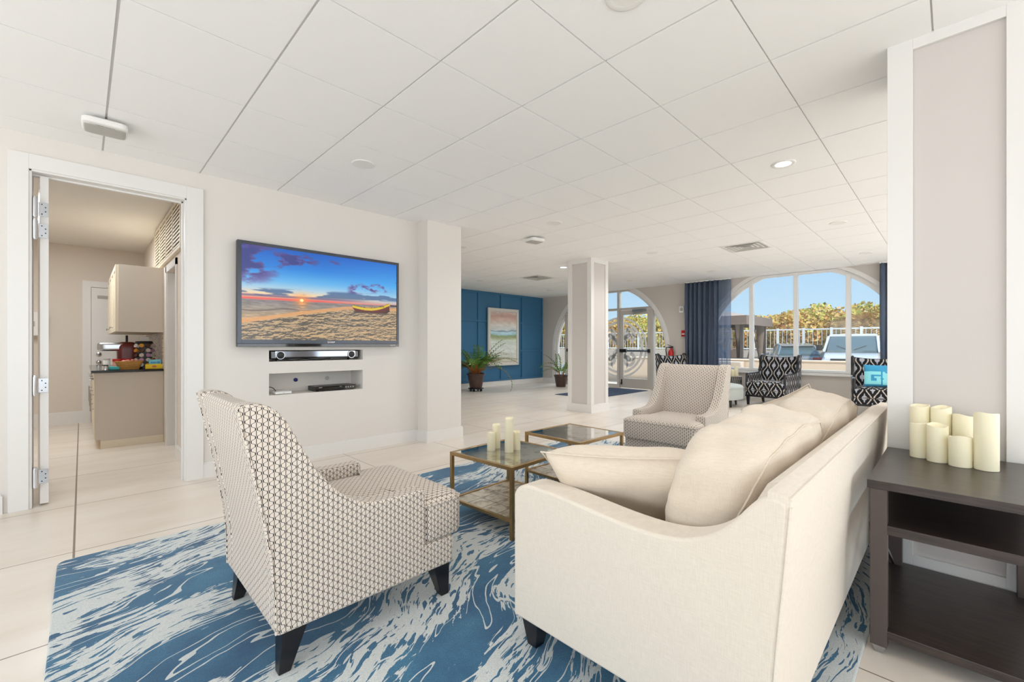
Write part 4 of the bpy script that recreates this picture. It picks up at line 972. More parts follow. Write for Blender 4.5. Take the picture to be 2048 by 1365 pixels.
# curtains
def curtain(name, y0, y1, folds, amp, m, label, x=XW-0.14, flare=0.0, grp=None):
    def fn(u, v):
        y = y0+(y1-y0)*u; z = 0.015+(CEIL-0.03)*v
        a = amp*(1-0.35*v)*(math.sin(u*folds*2*PI+0.7*math.sin(u*9)+0.4*math.sin(v*2+u*14)*(1-v)) + 0.25*math.sin(u*folds*4.3*PI+1))
        return (x+a, y - flare*(1-v)*u + 0.02*math.sin(v*3+u*30)*(1-v), z)
    mb = MB().surf(fn, int(folds*12), 14); 
    o = obj(name, mb, m, smooth=180, fix=False); s_ = o.modifiers.new('thickness', 'SOLIDIFY'); s_.thickness = 0.002; s_.offset = 0
    tag(o, label, 'curtain', grp)
    obj('heading', MB().box(x-0.03, x+0.03, min(y0, y1), max(y0, y1), CEIL-0.02, CEIL-0.001), M_white, o, smooth=None)
    return o
curtain('curtain', 3.72, 4.50, 7, 0.06, M_curt, 'slate blue floor-length curtain gathered left of the arched window')
curtain('sheer_curtain', 3.46, 3.74, 3, 0.04, M_sheer, 'thin pale blue sheer at the left edge of the arched window', x=XW-0.12)
curtain('curtain', 0.22, 0.92, 6, 0.06, M_curt, 'slate blue curtain at the right of the arched window, half behind the column')
# ------------------------------------------------------------------ FURNITURE
RUGZ = 0.014
def rug_mesh():
    mb = MB(); x0, x1, y0, y1 = -0.09, 4.50, 0.235, 3.33; r = 0.05
    pts = []
    for (cx, cy, a0) in ((x1-r, y0+r, -90), (x1-r, y1-r, 0), (x0+r, y1-r, 90), (x0+r, y0+r, 180)):
        for k in range(5): a = R(a0+k*22.5); pts.append((cx+r*math.cos(a), cy+r*math.sin(a)))
    mb.prism(pts, 'z', 0.0005, RUGZ); return mb
tag(obj('rug', rug_mesh(), M_rug, bevel=0.005, smooth=None), 'large blue rug with white marbled strands under the seating group', 'rug')
tag(obj('entry_mat', MB().box(7.84, 10.15, 5.45, 6.56, 0.0005, 0.010), M_navy_mat, smooth=None), 'dark navy doormat inside the entrance', 'mat')

def leg_mb(x, y, dx, dy, top=0.075, bot=0.035, h=0.16, zt=None):
    """tapered splayed square leg: top centred (x,y), foot moved by (dx,dy)"""
    zt = h if zt is None else zt; a, b = top/2, bot/2
    v = [(x+dx+sx*b, y+dy+sy*b, 0) for (sx, sy) in ((-1, -1), (1, -1), (1, 1), (-1, 1))] + [(x+sx*a, y+sy*a, zt) for (sx, sy) in ((-1, -1), (1, -1), (1, 1), (-1, 1))]
    return MB().add(v, [(3, 2, 1, 0), (4, 5, 6, 7), (0, 1, 5, 4), (1, 2, 6, 5), (2, 3, 7, 6), (3, 0, 4, 7)])
def smooth_poly(pts, n=4):
    """Catmull-Rom through the given open polyline"""
    out = []; m = len(pts)
    for i in range(m-1):
        p0, p1, p2, p3 = pts[max(i-1, 0)], pts[i], pts[i+1], pts[min(i+2, m-1)]
        for k in range(n):
            t = k/n; out.append(tuple(0.5*((2*p1[c])+(-p0[c]+p2[c])*t+(2*p0[c]-5*p1[c]+4*p2[c]-p3[c])*t*t+(-p0[c]+3*p1[c]-3*p2[c]+p3[c])*t**3) for c in (0, 1)))
    return out+[pts[-1]]
# --- slope-arm chair (local +x = the way it faces; origin on the floor under its middle)
def trellis_chair(loc, rz, label):
    t = thing('trellis_armchair', label, 'armchair', loc, rz, 'trellis-patterned lounge chairs')
    c = 0.84; H = 0.35
    slope = smooth_poly([(0.353, 0.958), (0.400, 0.962), (0.445, 0.950), (0.487, 0.915), (0.523, 0.855), (0.553, 0.796), (0.599, 0.712), (0.655, 0.638), (0.715, 0.580), (0.787, 0.542), (0.883, 0.528), (1.055, 0.528)], 3)
    rear = [(0.469, 0.160), (0.466, 0.30), (0.452, 0.449), (0.425, 0.61), (0.395, 0.763)]
    poly = [(x-c, z-RUGZ) for (x, z) in slope+[(1.06, 0.50), (1.06, 0.160)]+rear]
    for sy in (-1, 1):
        obj('side_panel', MB().prism(poly, 'y', sy*H, sy*(H-0.085)), M_trel, t, bevel=0.014, seg=3, uv=True, smooth=50)
    # back with slightly hollow inner face
    def rx(z): return np.interp(z, [0.16, 0.30, 0.449, 0.61, 0.763, 0.958], [0.469, 0.466, 0.452, 0.425, 0.395, 0.353])
    back = [(rx(z)+0.004-c, z-RUGZ) for z in (0.17, 0.30, 0.449, 0.61, 0.763, 0.93)]
    inner = [(0.375, 0.952), (0.43, 0.948), (0.475, 0.905), (0.52, 0.75), (0.575, 0.55), (0.60, 0.40), (0.60, 0.17)]
    poly2 = back+[(x-c, z-RUGZ) for (x, z) in inner]
    obj('backrest', MB().prism(poly2, 'y', -H+0.080, H-0.080), M_trel, t, uv=True, smooth=50)
    obj('seat_base', MB().box(0.47-c, 1.215-c, -H+0.004, H-0.004, 0.158-RUGZ, 0.285-RUGZ), M_trel, t, bevel=0.012, seg=3, uv=True, smooth=50)
    # T-shaped seat cushion
    K = MB(); x0, x1, x2 = 0.59-c, 1.065-c, 1.275-c; W2, W1 = H-0.004, H-0.092
    ol = [(x0, -W1), (x1-0.01, -W1), (x1+0.002, -W2+0.01), (x1+0.012, -W2), (x2-0.035, -W2), (x2, -W2+0.035), (x2, W2-0.035), (x2-0.035, W2), (x1+0.012, W2), (x1+0.002, W2-0.01), (x1-0.01, W1), (x0, W1)]
    dense = []
    for a, b in zip(ol, ol[1:]+ol[:1]):
        n = max(1, int(math.hypot(a[0]-b[0], a[1]-b[1])/0.04))
        for k in range(n): dense.append((a[0]+(b[0]-a[0])*k/n, a[1]+(b[1]-a[1])*k/n))
    rings = [(0.985, 0.288), (1.0, 0.300), (1.0, 0.43), (0.985, 0.455), (0.93, 0.470), (0.8, 0.480), (0.55, 0.488), (0.28, 0.491)]
    cx = (x0+x2)/2+0.02; vs = []; n = len(dense)
    for (s_, z) in rings:
        bulge = 1.012 if 0.31 < z < 0.42 else 1.0
        for (x, y) in dense: vs.append((cx+(x-cx)*s_*bulge, y*s_, z-RUGZ))
    fs = [(i*n+k, i*n+(k+1) % n, (i+1)*n+(k+1) % n, (i+1)*n+k) for i in range(len(rings)-1) for k in range(n)]+[tuple(range(n-1, -1, -1)), tuple((len(rings)-1)*n+k for k in range(n))]
    obj('seat_cushion', K.add(vs, fs), M_trel, t, uv=True, smooth=70)
    # welt round the cushion
    w = MB().tube([(cx+(x-cx)*0.995, y*0.998, 0.447-RUGZ) for (x, y) in dense]+[(cx+(dense[0][0]-cx)*0.995, dense[0][1]*0.998, 0.447-RUGZ)], 0.005, 6); obj('welt', w, M_trel, t, uv=True, smooth=60)
    for sy in (-1, 1):
        s2 = MB().tube([(x-c-0.001, sy*(H-0.002), z-RUGZ) for (x, z) in [(0.469, 0.17)]+rear[1:]+[(0.356, 0.95)]], 0.0045, 6); obj('back_welt', s2, M_trel, t, uv=True, smooth=60)
    zt = 0.165-RUGZ
    for sy in (-1, 1):
        obj('leg', leg_mb(1.155-c, sy*(H-0.055), 0.022, sy*0.018, 0.085, 0.040, zt=zt), M_blk, t, bevel=0.003, smooth=None)
        obj('leg', leg_mb(0.535-c, sy*(H-0.055), -0.035, sy*0.018, 0.085, 0.040, zt=zt), M_blk, t, bevel=0.003, smooth=None)
    return t
ch1 = trellis_chair((0.84, 1.97, RUGZ), 0, 'trellis-patterned armchair in the foreground seen from behind')
dup(ch1, (4.075, 1.885, RUGZ), R(182), 'trellis-patterned armchair facing the camera across the glass tables')

# --- sofa
sf = thing('sofa', 'cream linen slope-arm sofa seen from behind in the foreground', 'sofa', (2.345, 0.73, RUGZ))
SX = 1.175
arm_top = smooth_poly([(1.184, 0.585), (1.165, 0.615), (1.12, 0.634), (1.02, 0.634), (0.929, 0.629), (0.80, 0.617), (0.70, 0.610), (0.605, 0.610), (0.52, 0.624), (0.449, 0.657), (0.394, 0.707), (0.352, 0.760), (0.315, 0.790), (0.280, 0.786)], 3)
poly = [(y-0.73, z-RUGZ) for (y, z) in arm_top+[(0.270, 0.770), (0.283, 0.60), (0.296, 0.45), (0.305, 0.33), (0.310, 0.128), (1.184, 0.128)]]
for sx in (-1, 1):
    obj('arm', MB().prism(poly, 'x', sx*SX, sx*(SX-0.12)), M_linen, sf, bevel=0.016, seg=3, smooth=50, uv=True)
bk_ = [(0.306, 0.124), (0.301, 0.33), (0.292, 0.45), (0.279, 0.60), (0.266, 0.775), (0.270, 0.792), (0.288, 0.800), (0.315, 0.802), (0.345, 0.790), (0.37, 0.74), (0.43, 0.45), (0.45, 0.128)]
obj('back_frame', MB().prism([(y-0.73, z-RUGZ) for (y, z) in bk_ if y < 0.32]+[(0.322-0.73, 0.128-RUGZ)], 'x', -SX+0.003, SX-0.003), M_linen, sf, smooth=50, uv=True)
obj('back_padding', MB().prism([(y-0.73, z-RUGZ) for (y, z) in [(0.316, 0.13), (0.316, 0.799), (0.345, 0.788), (0.37, 0.74), (0.43, 0.45), (0.45, 0.128)]], 'x', -SX+0.115, SX-0.115), M_linen, sf, smooth=50)
obj('seat_base', MB().box(-SX+0.115, SX-0.115, 0.44-0.73, 1.15-0.73, 0.128-RUGZ, 0.30-RUGZ), M_linen, sf, bevel=0.012, smooth=50)
wl = MB()
for sx in (-1, 1): wl.tube([(sx*(SX-0.003), y-0.73-0.004, z-RUGZ) for (y, z) in [(0.311, 0.13), (0.306, 0.33), (0.297, 0.45), (0.284, 0.60), (0.270, 0.775)]], 0.0045, 6)
wl.tube([(-SX+0.004, 0.268-0.73, 0.790-RUGZ), (SX-0.004, 0.268-0.73, 0.790-RUGZ)], 0.0045, 6)
obj('piping', wl, M_linen, sf, smooth=60)
IX = SX-0.12
def wrinkle(r, q, amp=0.006, f=9, ph=0.0):
    a = amp*(math.sin(f*q.x*1.3+4*q.z+ph)*math.sin(f*0.8*q.y+2.1*q.x+ph) + 0.6*math.sin(f*2.1*q.x-3*q.z+ph*2)*math.cos(f*1.7*q.z+q.y*3))
    return r + q.normalized()*a
for k in (-1, 1):
    obj('seat_cushion', MB().superbox(IX-0.01, 0.72, 0.175, 9, 12, Matrix.Translation((k*IX/2, 0.82-0.73, 0.385-RUGZ)), lambda r, q: wrinkle(r, q, 0.003)), M_linen2, sf, smooth=180)
    # big loose back cushions, tilted and slumped
    def slump(r, q, k=k):
        r = wrinkle(r, q, 0.0055, 8, k*1.7)
        r.z += 0.016*math.cos(q.x*2.2) - 0.012*abs(q.x)**3 + (0.010*math.sin(q.x*5+k) if q.z > 0 else 0)
        r.y *= 1+0.16*math.cos(q.x*PI/2)*(1-abs(q.z))
        r.z += (0.020*math.cos(14*q.x+3*q.y)*0.25 if q.z > 0.5 else 0)
        return r
    m_ = Matrix.Translation((k*(IX/2)+(0.02 if k < 0 else 0), 0.545-0.73, 0.655-RUGZ)) @ Matrix.Rotation(R(13), 4, 'X') @ Matrix.Rotation(R(2*k), 4, 'Y')
    cu = obj('back_cushion', MB().superbox(IX-0.03, 0.255, 0.43, 5.5, 18, m_, slump), M_linen2, sf, smooth=180)
    sm = MB().tube([tuple(m_ @ (slump(Vector((q.x*(IX-0.03)/2, q.y*0.1275, q.z*0.215)), q)*1.004)) for q in [Vector((a, b, c))/((abs(a)**5.5+abs(b)**5.5+abs(c)**5.5)**(1/5.5)) for (a, b, c) in [(math.cos(t*2*PI/60)*1.0, -0.82, math.sin(t*2*PI/60)*1.0) for t in range(61)]]], 0.003, 6)
    obj('seam', sm, M_linen2, cu, smooth=60)
for sx in (-1, 1):
    obj('leg', leg_mb(sx*(SX-0.06), 1.12-0.73, sx*0.0, 0.005, 0.085, 0.045, zt=0.12), M_blk, sf, bevel=0.003, smooth=None)
    obj('leg', leg_mb(sx*(SX-0.06), 0.38-0.73, sx*0.0, -0.02, 0.085, 0.045, zt=0.12), M_blk, sf, bevel=0.003, smooth=None)
# --- loose pillows
def pillow_mb(w, h, t, seed=0, n=20, pinch=0.10, crease=0.006):
    rnd = random.Random(seed); ph = [rnd.random()*6 for _ in range(6)]
    def fn(u, v, sgn):
        a = u*2-1; b = v*2-1
        px = a*(1-pinch*(1-abs(a))*0-pinch*(b*b-1)*-1*0.0) ; pz = b
        ex = w/2*a*(1-pinch*(1-b*b)); ez = h/2*b*(1-pinch*(1-a*a))
        th = t/2*max(0, (1-a**4)*(1-b**4))**0.55
        th += crease*math.sin(6*a+ph[0]+3*b)*math.sin(5*b+ph[1])*(1-a*a)*(1-b*b) + crease*0.8*math.sin(11*a-8*b+ph[2])*(a*a+b*b)*0.5*(1-a**6)*(1-b**6)
        return (ex, sgn*th, ez)
    mb = MB(); mb.surf(lambda u, v: fn(u, v, 1), n, n); mb.surf(lambda u, v: fn(u, v, -1), n, n)
    # weld the rim
    key = {}; remap = []; vs = []
    for p in mb.v:
        k = (round(p[0], 4), round(p[1], 4), round(p[2], 4))
        if k not in key: key[k] = len(vs); vs.append(p)
        remap.append(key[k])
    mb.v = vs; mb.f = [tuple(remap[i] for i in f) for f in mb.f]; return mb
def pillow(name, w, h, t, m, loc, eul, label, seed=0, **k):
    o = obj(name, pillow_mb(w, h, t, seed, **k), m, smooth=180, sub=1); o.location = loc; o.rotation_euler = eul
    rim = [(a, b) for a, b in [(-1+2*i/14, -1) for i in range(14)]+[(1, -1+2*i/14) for i in range(14)]+[(1-2*i/14, 1) for i in range(14)]+[(-1, 1-2*i/14) for i in range(15)]]
    pn = k.get('pinch', 0.10)
    obj('piping', MB().tube([(w/2*a*(1-pn*(1-b*b)), 0, h/2*b*(1-pn*(1-a*a))) for (a, b) in rim], 0.0035, 6), m, o, smooth=60)
    return tag(o, label, 'pillow')
pillow('throw_pillow', 0.60, 0.44, 0.20, M_linen2, (1.50, 0.885, 0.615), (R(0), R(-2), R(90)), 'cream throw pillow leaning on the near arm of the sofa', 3)
bpy.data.objects['throw_pillow'].rotation_euler = (Matrix.Rotation(R(-62), 4, 'Z') @ Matrix.Rotation(R(46), 4, 'X') @ Matrix.Rotation(R(-4), 4, 'Y')).to_euler()
p2_ = pillow('throw_pillow', 0.42, 0.42, 0.15, M_linen2, (3.12, 0.70, 0.655), (0, 0, 0), 'cream throw pillow standing at the far arm of the sofa', 5)
p2_.rotation_euler = (Matrix.Rotation(R(100), 4, 'Z') @ Matrix.Rotation(R(-18), 4, 'X') @ Matrix.Rotation(R(28), 4, 'Y')).to_euler()

# --- brass and mirror tables
def glass_table(loc, rz, label):
    t = thing('glass_table', label, 'coffee table', loc, rz, 'square brass and mirror tables'); w = 0.275; H = 0.43; k = 0.011
    for (sx, sy) in ((-1, -1), (1, -1), (1, 1), (-1, 1)):
        obj('leg', MB().box(sx*w-k, sx*w+k, sy*w-k, sy*w+k, 0, H-0.002), M_brass, t, bevel=0.0015, smooth=None)
    f = MB(); q = w-k
    f.box(-q, q, -w-k, -w+k, H-0.024, H-0.002); f.box(-q, q, w-k, w+k, H-0.024, H-0.002); f.box(-w-k, -w+k, -q, q, H-0.024, H-0.002); f.box(w-k, w+k, -q, q, H-0.024, H-0.002)
    obj('top_frame', f, M_brass, t, bevel=0.0015, smooth=None)
    obj('mirror_top', MB().box(-q, q, -q, q, H-0.012, H-0.004), M_mirror, t, smooth=None)
    f = MB(); z = 0.10
    f.box(-q, q, -w-k*0.8, -w+k*0.8, z, z+0.02); f.box(-q, q, w-k*0.8, w+k*0.8, z, z+0.02); f.box(-w-k*0.8, -w+k*0.8, -q, q, z, z+0.02); f.box(w-k*0.8, w+k*0.8, -q, q, z, z+0.02)
    obj('shelf_frame', f, M_brass, t, bevel=0.0015, smooth=None)
    obj('shelf', MB().box(-q, q, -q, q, z+0.006, z+0.015), M_mirror2, t, smooth=None)
    return t
gt = glass_table((2.045, 2.105, RUGZ), R(2.5), 'square brass-framed mirror table carrying four candles')
dup(gt, (2.865, 2.195, RUGZ), R(-1.5), 'square brass-framed mirror table with a bare top')
def candle(x, y, z, r, h, label, grp, seed=0, cat='candle'):
    t = thing('pillar_candle', label, cat, (x, y, z), seed*1.3, grp)
    a0 = random.random()*6
    wob = lambda a, zz: (0.006*r/0.036*math.sin(a+a0)+0.002*math.sin(3*a+a0) if zz > h*0.9 else 0)
    obj('wax_body', MB().lathe([(r*0.98, 0), (r, 0.003), (r, h-0.008), (r*0.985, h-0.001), (r*0.93, h), (r*0.86, h-0.006), (r*0.72, h-0.016), (0.004, h-0.020)], 24, wob=wob), M_wax, t, smooth=55)
    obj('wick', MB().tube([(0, 0, h-0.022), (0.001, 0, h-0.012), (0.002, 0, h-0.005)], 0.0018, 6), M_wick, t)
    return t
TZ = 0.43+RUGZ-0.0035
for (x, y, r, h, lb) in ((1.968, 2.21, 0.028, 0.125, 'shorter ivory candle at the left of the front glass table'), (2.04, 2.238, 0.028, 0.165, 'second ivory candle from the left, at the back, on the glass table'), (2.025, 2.095, 0.029, 0.228, 'tallest ivory candle on the glass table'), (2.108, 2.105, 0.025, 0.125, 'ivory candle right of the tallest one on the glass table')):
    candle(x, y, TZ, r, h, lb, 'candles on the glass table', x)
for (x, y, r, h, lb) in ((2.685, 0.104, 0.034, 0.152, 'front row candle at the left end of the dark end table'), (2.635, 0.045, 0.035, 0.158, 'front row candle, second from the left, on the dark end table'), (2.60, -0.024, 0.036, 0.123, 'shortest front row candle, left of the tallest, on the dark end table'), (2.60, -0.098, 0.037, 0.228, 'tallest candle at the right front of the dark end table'),
    (2.793, 0.108, 0.036, 0.222, 'tall back row candle nearest the sofa on the dark end table'), (2.785, 0.036, 0.036, 0.222, 'tall back row candle, second from the sofa, on the dark end table'), (2.765, -0.036, 0.036, 0.195, 'back row candle, third from the sofa, on the dark end table'), (2.79, -0.112, 0.030, 0.150, 'back row candle half hidden left of the tallest candle'), (2.705, -0.092, 0.024, 0.095, 'small short candle tucked behind the tallest candle')):
    candle(x, y, 0.650, r, h, lb, 'candles on the dark end table', y*9)

# --- dark end table by the column
et = thing('end_table', 'dark espresso wooden end table with two shelves beside the sofa', 'end table', (2.475, -0.012, 0))
hx, hy = 0.365, 0.232
obj('tabletop', MB().box(-hx-0.008, hx-0.0, -hy-0.008, hy+0.008, 0.618, 0.649), M_esp, et, bevel=0.002, smooth=None)
for (sx, sy) in ((-1, -1), (1, -1), (1, 1), (-1, 1)):
    x0 = sx*(hx-0.025); y0 = sy*(hy-0.025)
    lg_ = obj('leg', MB().box(x0-0.025, x0+0.025, y0-0.025, y0+0.025, 0.03, 0.618), M_esp2, et, bevel=0.002, smooth=None)
    obj('foot_cap', MB().lathe([(0.0, 0.0), (0.016, 0.0), (0.020, 0.01), (0.028, 0.028), (0.029, 0.045), (0.0, 0.045)], 4), M_steel, lg_, loc=(x0, y0, 0), rz=R(45), smooth=None)
obj('middle_shelf', MB().box(-hx+0.002, hx-0.002, -hy-0.003, hy+0.003, 0.452, 0.486), M_esp, et, bevel=0.002, smooth=None)
obj('bottom_shelf', MB().box(-hx+0.002, hx-0.002, -hy-0.002, hy+0.002, 0.062, 0.094), M_esp, et, bevel=0.002, smooth=None)
obj('back_panel', MB().box(hx-0.035, hx-0.022, -hy+0.045, hy-0.045, 0.486, 0.618), M_esp, et, smooth=None)
for sy in (-1, 1):
    f = MB(); y0 = sy*(hy-0.012)
    f.bar((-hx+0.05, y0, 0.10), (hx-0.05, y0, 0.45), 0.010, 0.012); f.bar((-hx+0.05, y0-sy*0.006, 0.45), (hx-0.05, y0-sy*0.006, 0.10), 0.010, 0.012)
    obj('cross_brace', f, M_steel, et, smooth=None)

# --- ikat wing chairs by the window (local +x = faces)
def ikat_chair(loc, rz, label):
    t = thing('ikat_armchair', label, 'armchair', loc, rz, 'black and white patterned chairs by the window')
    H = 0.36; F = 0.38; B = -0.40
    obj('seat_rail', MB().box(B+0.06, F, -H+0.01, H-0.01, 0.165, 0.195), M_blk, t, bevel=0.003, smooth=None)
    obj('seat_base', MB().box(B+0.06, F-0.01, -H+0.015, H-0.015, 0.195, 0.29), M_ikat, t, uv=True, bevel=0.008, smooth=50)
    obj('seat_cushion', MB().superbox(0.62, 0.60, 0.19, 7, 10, Matrix.Translation((0.09, 0, 0.375))), M_ikat, t, uv=True, smooth=180)
    fb = MB().superbox(0.16, 0.70, 0.17, 7, 8, Matrix.Translation((F-0.075, 0, 0.365))); obj('cushion_front', fb, M_ikat, t, uv=True, smooth=180)
    bkp = [(B+0.09, 0.19), (B+0.05, 0.50), (B-0.01, 0.93), (B+0.045, 0.945), (B+0.13, 0.60), (B+0.17, 0.36), (B+0.17, 0.19)]
    bb_ = MB(); n = 10
    for j in range(n):                          # hollow top rail between the wings
        y0 = -H+0.05+(2*H-0.10)*j/n; y1 = -H+0.05+(2*H-0.10)*(j+1)/n; ym = (y0+y1)/2; dip = 0.035*math.cos(ym/H*PI/2)
        bb_.prism([(x, z-(dip if z > 0.9 else 0)) for (x, z) in bkp], 'y', y0, y1)
    obj('backrest', bb_, M_ikat, t, uv=True, smooth=50)
    obj('top_rail', MB().tube([(B+0.018, -H+0.04+(2*H-0.08)*j/12, 0.945-0.035*math.cos((-H+0.04+(2*H-0.08)*j/12)/H*PI/2)) for j in range(13)], 0.010, 6), M_blk, t, smooth=60)
    side = smooth_poly([(B-0.01, 0.955), (B+0.09, 0.945), (B+0.135, 0.86), (B+0.13, 0.76), (B+0.19, 0.645), (B+0.30, 0.60), (F-0.06, 0.595)], 4)+[(F-0.05, 0.585), (F-0.05, 0.17), (B+0.07, 0.17), (B+0.03, 0.55)]
    for sy in (-1, 1):
        sp_ = obj('side_panel', MB().prism(side, 'y', sy*H, sy*(H-0.045)), M_ikat, t, uv=True, smooth=40, bevel=0.004)
        tr = MB().tube([(x+0.004, sy*(H-0.022), z+0.004) for (x, z) in side[:-4]+[(F-0.045, 0.59), (F-0.043, 0.18)]], 0.024, 6); obj('wooden_edge', tr, M_blk, sp_, smooth=60)
    for sy in (-1, 1):
        obj('leg', leg_mb(F-0.05, sy*(H-0.045), 0.0, 0.0, 0.055, 0.035, zt=0.17), M_blk, t, bevel=0.002, smooth=None)
        obj('leg', leg_mb(B+0.11, sy*(H-0.045), -0.06, 0.0, 0.055, 0.032, zt=0.17), M_blk, t, bevel=0.002, smooth=None)
    return t
ik = ikat_chair((9.50, 2.46, 0), R(173), 'black and white ikat armchair beside the round ottoman')
dup(ik, (9.38, 0.86, 0), R(189), 'black and white ikat armchair holding the blue pillow, half behind the column')
dup(ik, (9.10, 4.12, 0), R(238), 'black and white ikat armchair behind the trellis armchair, only its top rail showing')
bp = obj('blue_pillow', pillow_mb(0.50, 0.38, 0.14, 11, pinch=0.05), mat('turquoise_cotton', sr(60, 158, 205), 0.8, vary=0.15, vscale=6), smooth=180, sub=1)
bp.location = (9.19, 0.80, 0.655); bp.rotation_euler = (Matrix.Rotation(R(-82), 4, 'Z') @ Matrix.Rotation(R(-14), 4, 'X')).to_euler()
tag(bp, 'turquoise pillow with big pale letters on the patterned chair', 'pillow')
def onp(a, b, c):
    u = a/0.25; w = b/0.19; th = 0.07*max(0, (1-u**4)*(1-w**4))**0.55; return (a, -(th+0.004+c), b)
M_aqua = mat('pale_aqua_print', sr(140, 222, 232), 0.8)
mb = MB()
def blk(x0, x1, z0, z1):
    n = max(1, int((x1-x0)/0.02)); m = max(1, int((z1-z0)/0.02))
    for i in range(n):
        for j in range(m):
            a0, a1 = x0+(x1-x0)*i/n, x0+(x1-x0)*(i+1)/n; b0, b1 = z0+(z1-z0)*j/m, z0+(z1-z0)*(j+1)/m
            mb.add([onp(a0, b0, 0), onp(a1, b0, 0), onp(a1, b1, 0), onp(a0, b1, 0)], [(0, 1, 2, 3)])
blk(-0.23, -0.145, -0.15, 0.06); blk(-0.145, -0.02, 0.005, 0.06); blk(-0.145, -0.02, -0.15, -0.095); blk(-0.075, -0.02, -0.095, -0.02); blk(-0.105, -0.02, -0.05, -0.02)
blk(0.0, 0.075, -0.155, 0.055)
for k in range(6): blk(0.075+k*0.018, 0.075+k*0.018+0.022, -0.06+k*0.013, 0.0+k*0.011); blk(0.075+k*0.018, 0.075+k*0.018+0.022, -0.105-k*0.010, -0.05-k*0.010)
obj('printed_letters', mb, M_aqua, bp, smooth=None, fix=False)
# --- ottoman
ot = thing('ottoman', 'round pale grey-green upholstered ottoman on dark legs', 'ottoman', (8.72, 3.27, 0))
M_ott = linen('sage_grey_cloth', sr(182, 188, 184))
obj('cushion', MB().lathe([(0.40, 0.135), (0.49, 0.14), (0.50, 0.155), (0.505, 0.27), (0.50, 0.345), (0.505, 0.355), (0.50, 0.375), (0.47, 0.40), (0.40, 0.412), (0.2, 0.42), (0, 0.422)], 48), M_ott, ot, smooth=60)
obj('welt', MB().tube([(0.505*math.cos(a*PI/24), 0.505*math.sin(a*PI/24), 0.352) for a in range(49)], 0.005, 6), M_ott, ot, smooth=60)
for a in (-165, -118, -45, 45, 110, 150): a = R(a); obj('leg', MB().cyl((0.42*math.cos(a), 0.42*math.sin(a), 0), (0.41*math.cos(a), 0.41*math.sin(a), 0.14), 0.016, 0.026, 12), M_blk, ot)
# --- wire drum side table with candles
wt = thing('wire_side_table', 'round black wire drum table carrying three candles by the curtain', 'side table', (9.83, 3.33, 0))
obj('tabletop', MB().cyl((0, 0, 0.485), (0, 0, 0.50), 0.20, n=32), mat('grey_washed_top', sr(150, 142, 134), 0.5), wt, smooth=40)
f = MB()
for z in (0.01, 0.02, 0.475): f.tube([(0.195*math.cos(a*PI/16), 0.195*math.sin(a*PI/16), z) for a in range(33)], 0.005, 6)
for k in range(28):
    for s_ in (-1, 1): f.tube([(0.195*math.cos(2*PI*k/28+s_*0.35*q/3), 0.195*math.sin(2*PI*k/28+s_*0.35*q/3), 0.015+0.46*q/3) for q in range(4)], 0.003, 4)
obj('wire_cage', f, M_blk, wt, smooth=60)
for (x, y, r, h, lb) in ((9.76, 3.36, 0.042, 0.155, 'left candle on the wire table by the curtain'), (9.83, 3.30, 0.04, 0.13, 'shortest middle candle on the wire table by the curtain'), (9.87, 3.24, 0.038, 0.21, 'tallest right-hand candle on the wire table by the curtain')): candle(x, y, 0.50, r, h, lb, 'candles on the wire table', x)
# --- potted plants
def frond(mb, st, base, az, L, lift, droop, leaf=0.085, n=13):
    pts = []; p = Vector(base); el = lift
    for k in range(n+1):
        pts.append(p.copy()); d = Vector((math.cos(az)*math.cos(el), math.sin(az)*math.cos(el), math.sin(el))); p = p+d*(L/n); el -= droop/n
    st.tube(pts, [0.006*(1-0.7*i/n) for i in range(n+1)], 5)
    for k in range(3, n+1):
        d = (pts[k]-pts[k-1]).normalized(); side = d.cross(Vector((0, 0, 1))).normalized(); up = side.cross(d)
        for s_ in (-1, 1):
            l = leaf*1.15*(1.0-0.5*abs(k/n-0.55)*1.6)*(0.9+0.2*random.random()); a = pts[k]; t = (side*s_*0.9+d*0.5+up*0.15).normalized(); w = d*0.024
            b = a+t*l*0.5; c = a+t*l - Vector((0, 0, 0.01))
            mb.add([a, b+w+up*0.004, c, b-w+up*0.004, b-up*0.001], [(0, 1, 2, 4), (0, 4, 2, 3)])
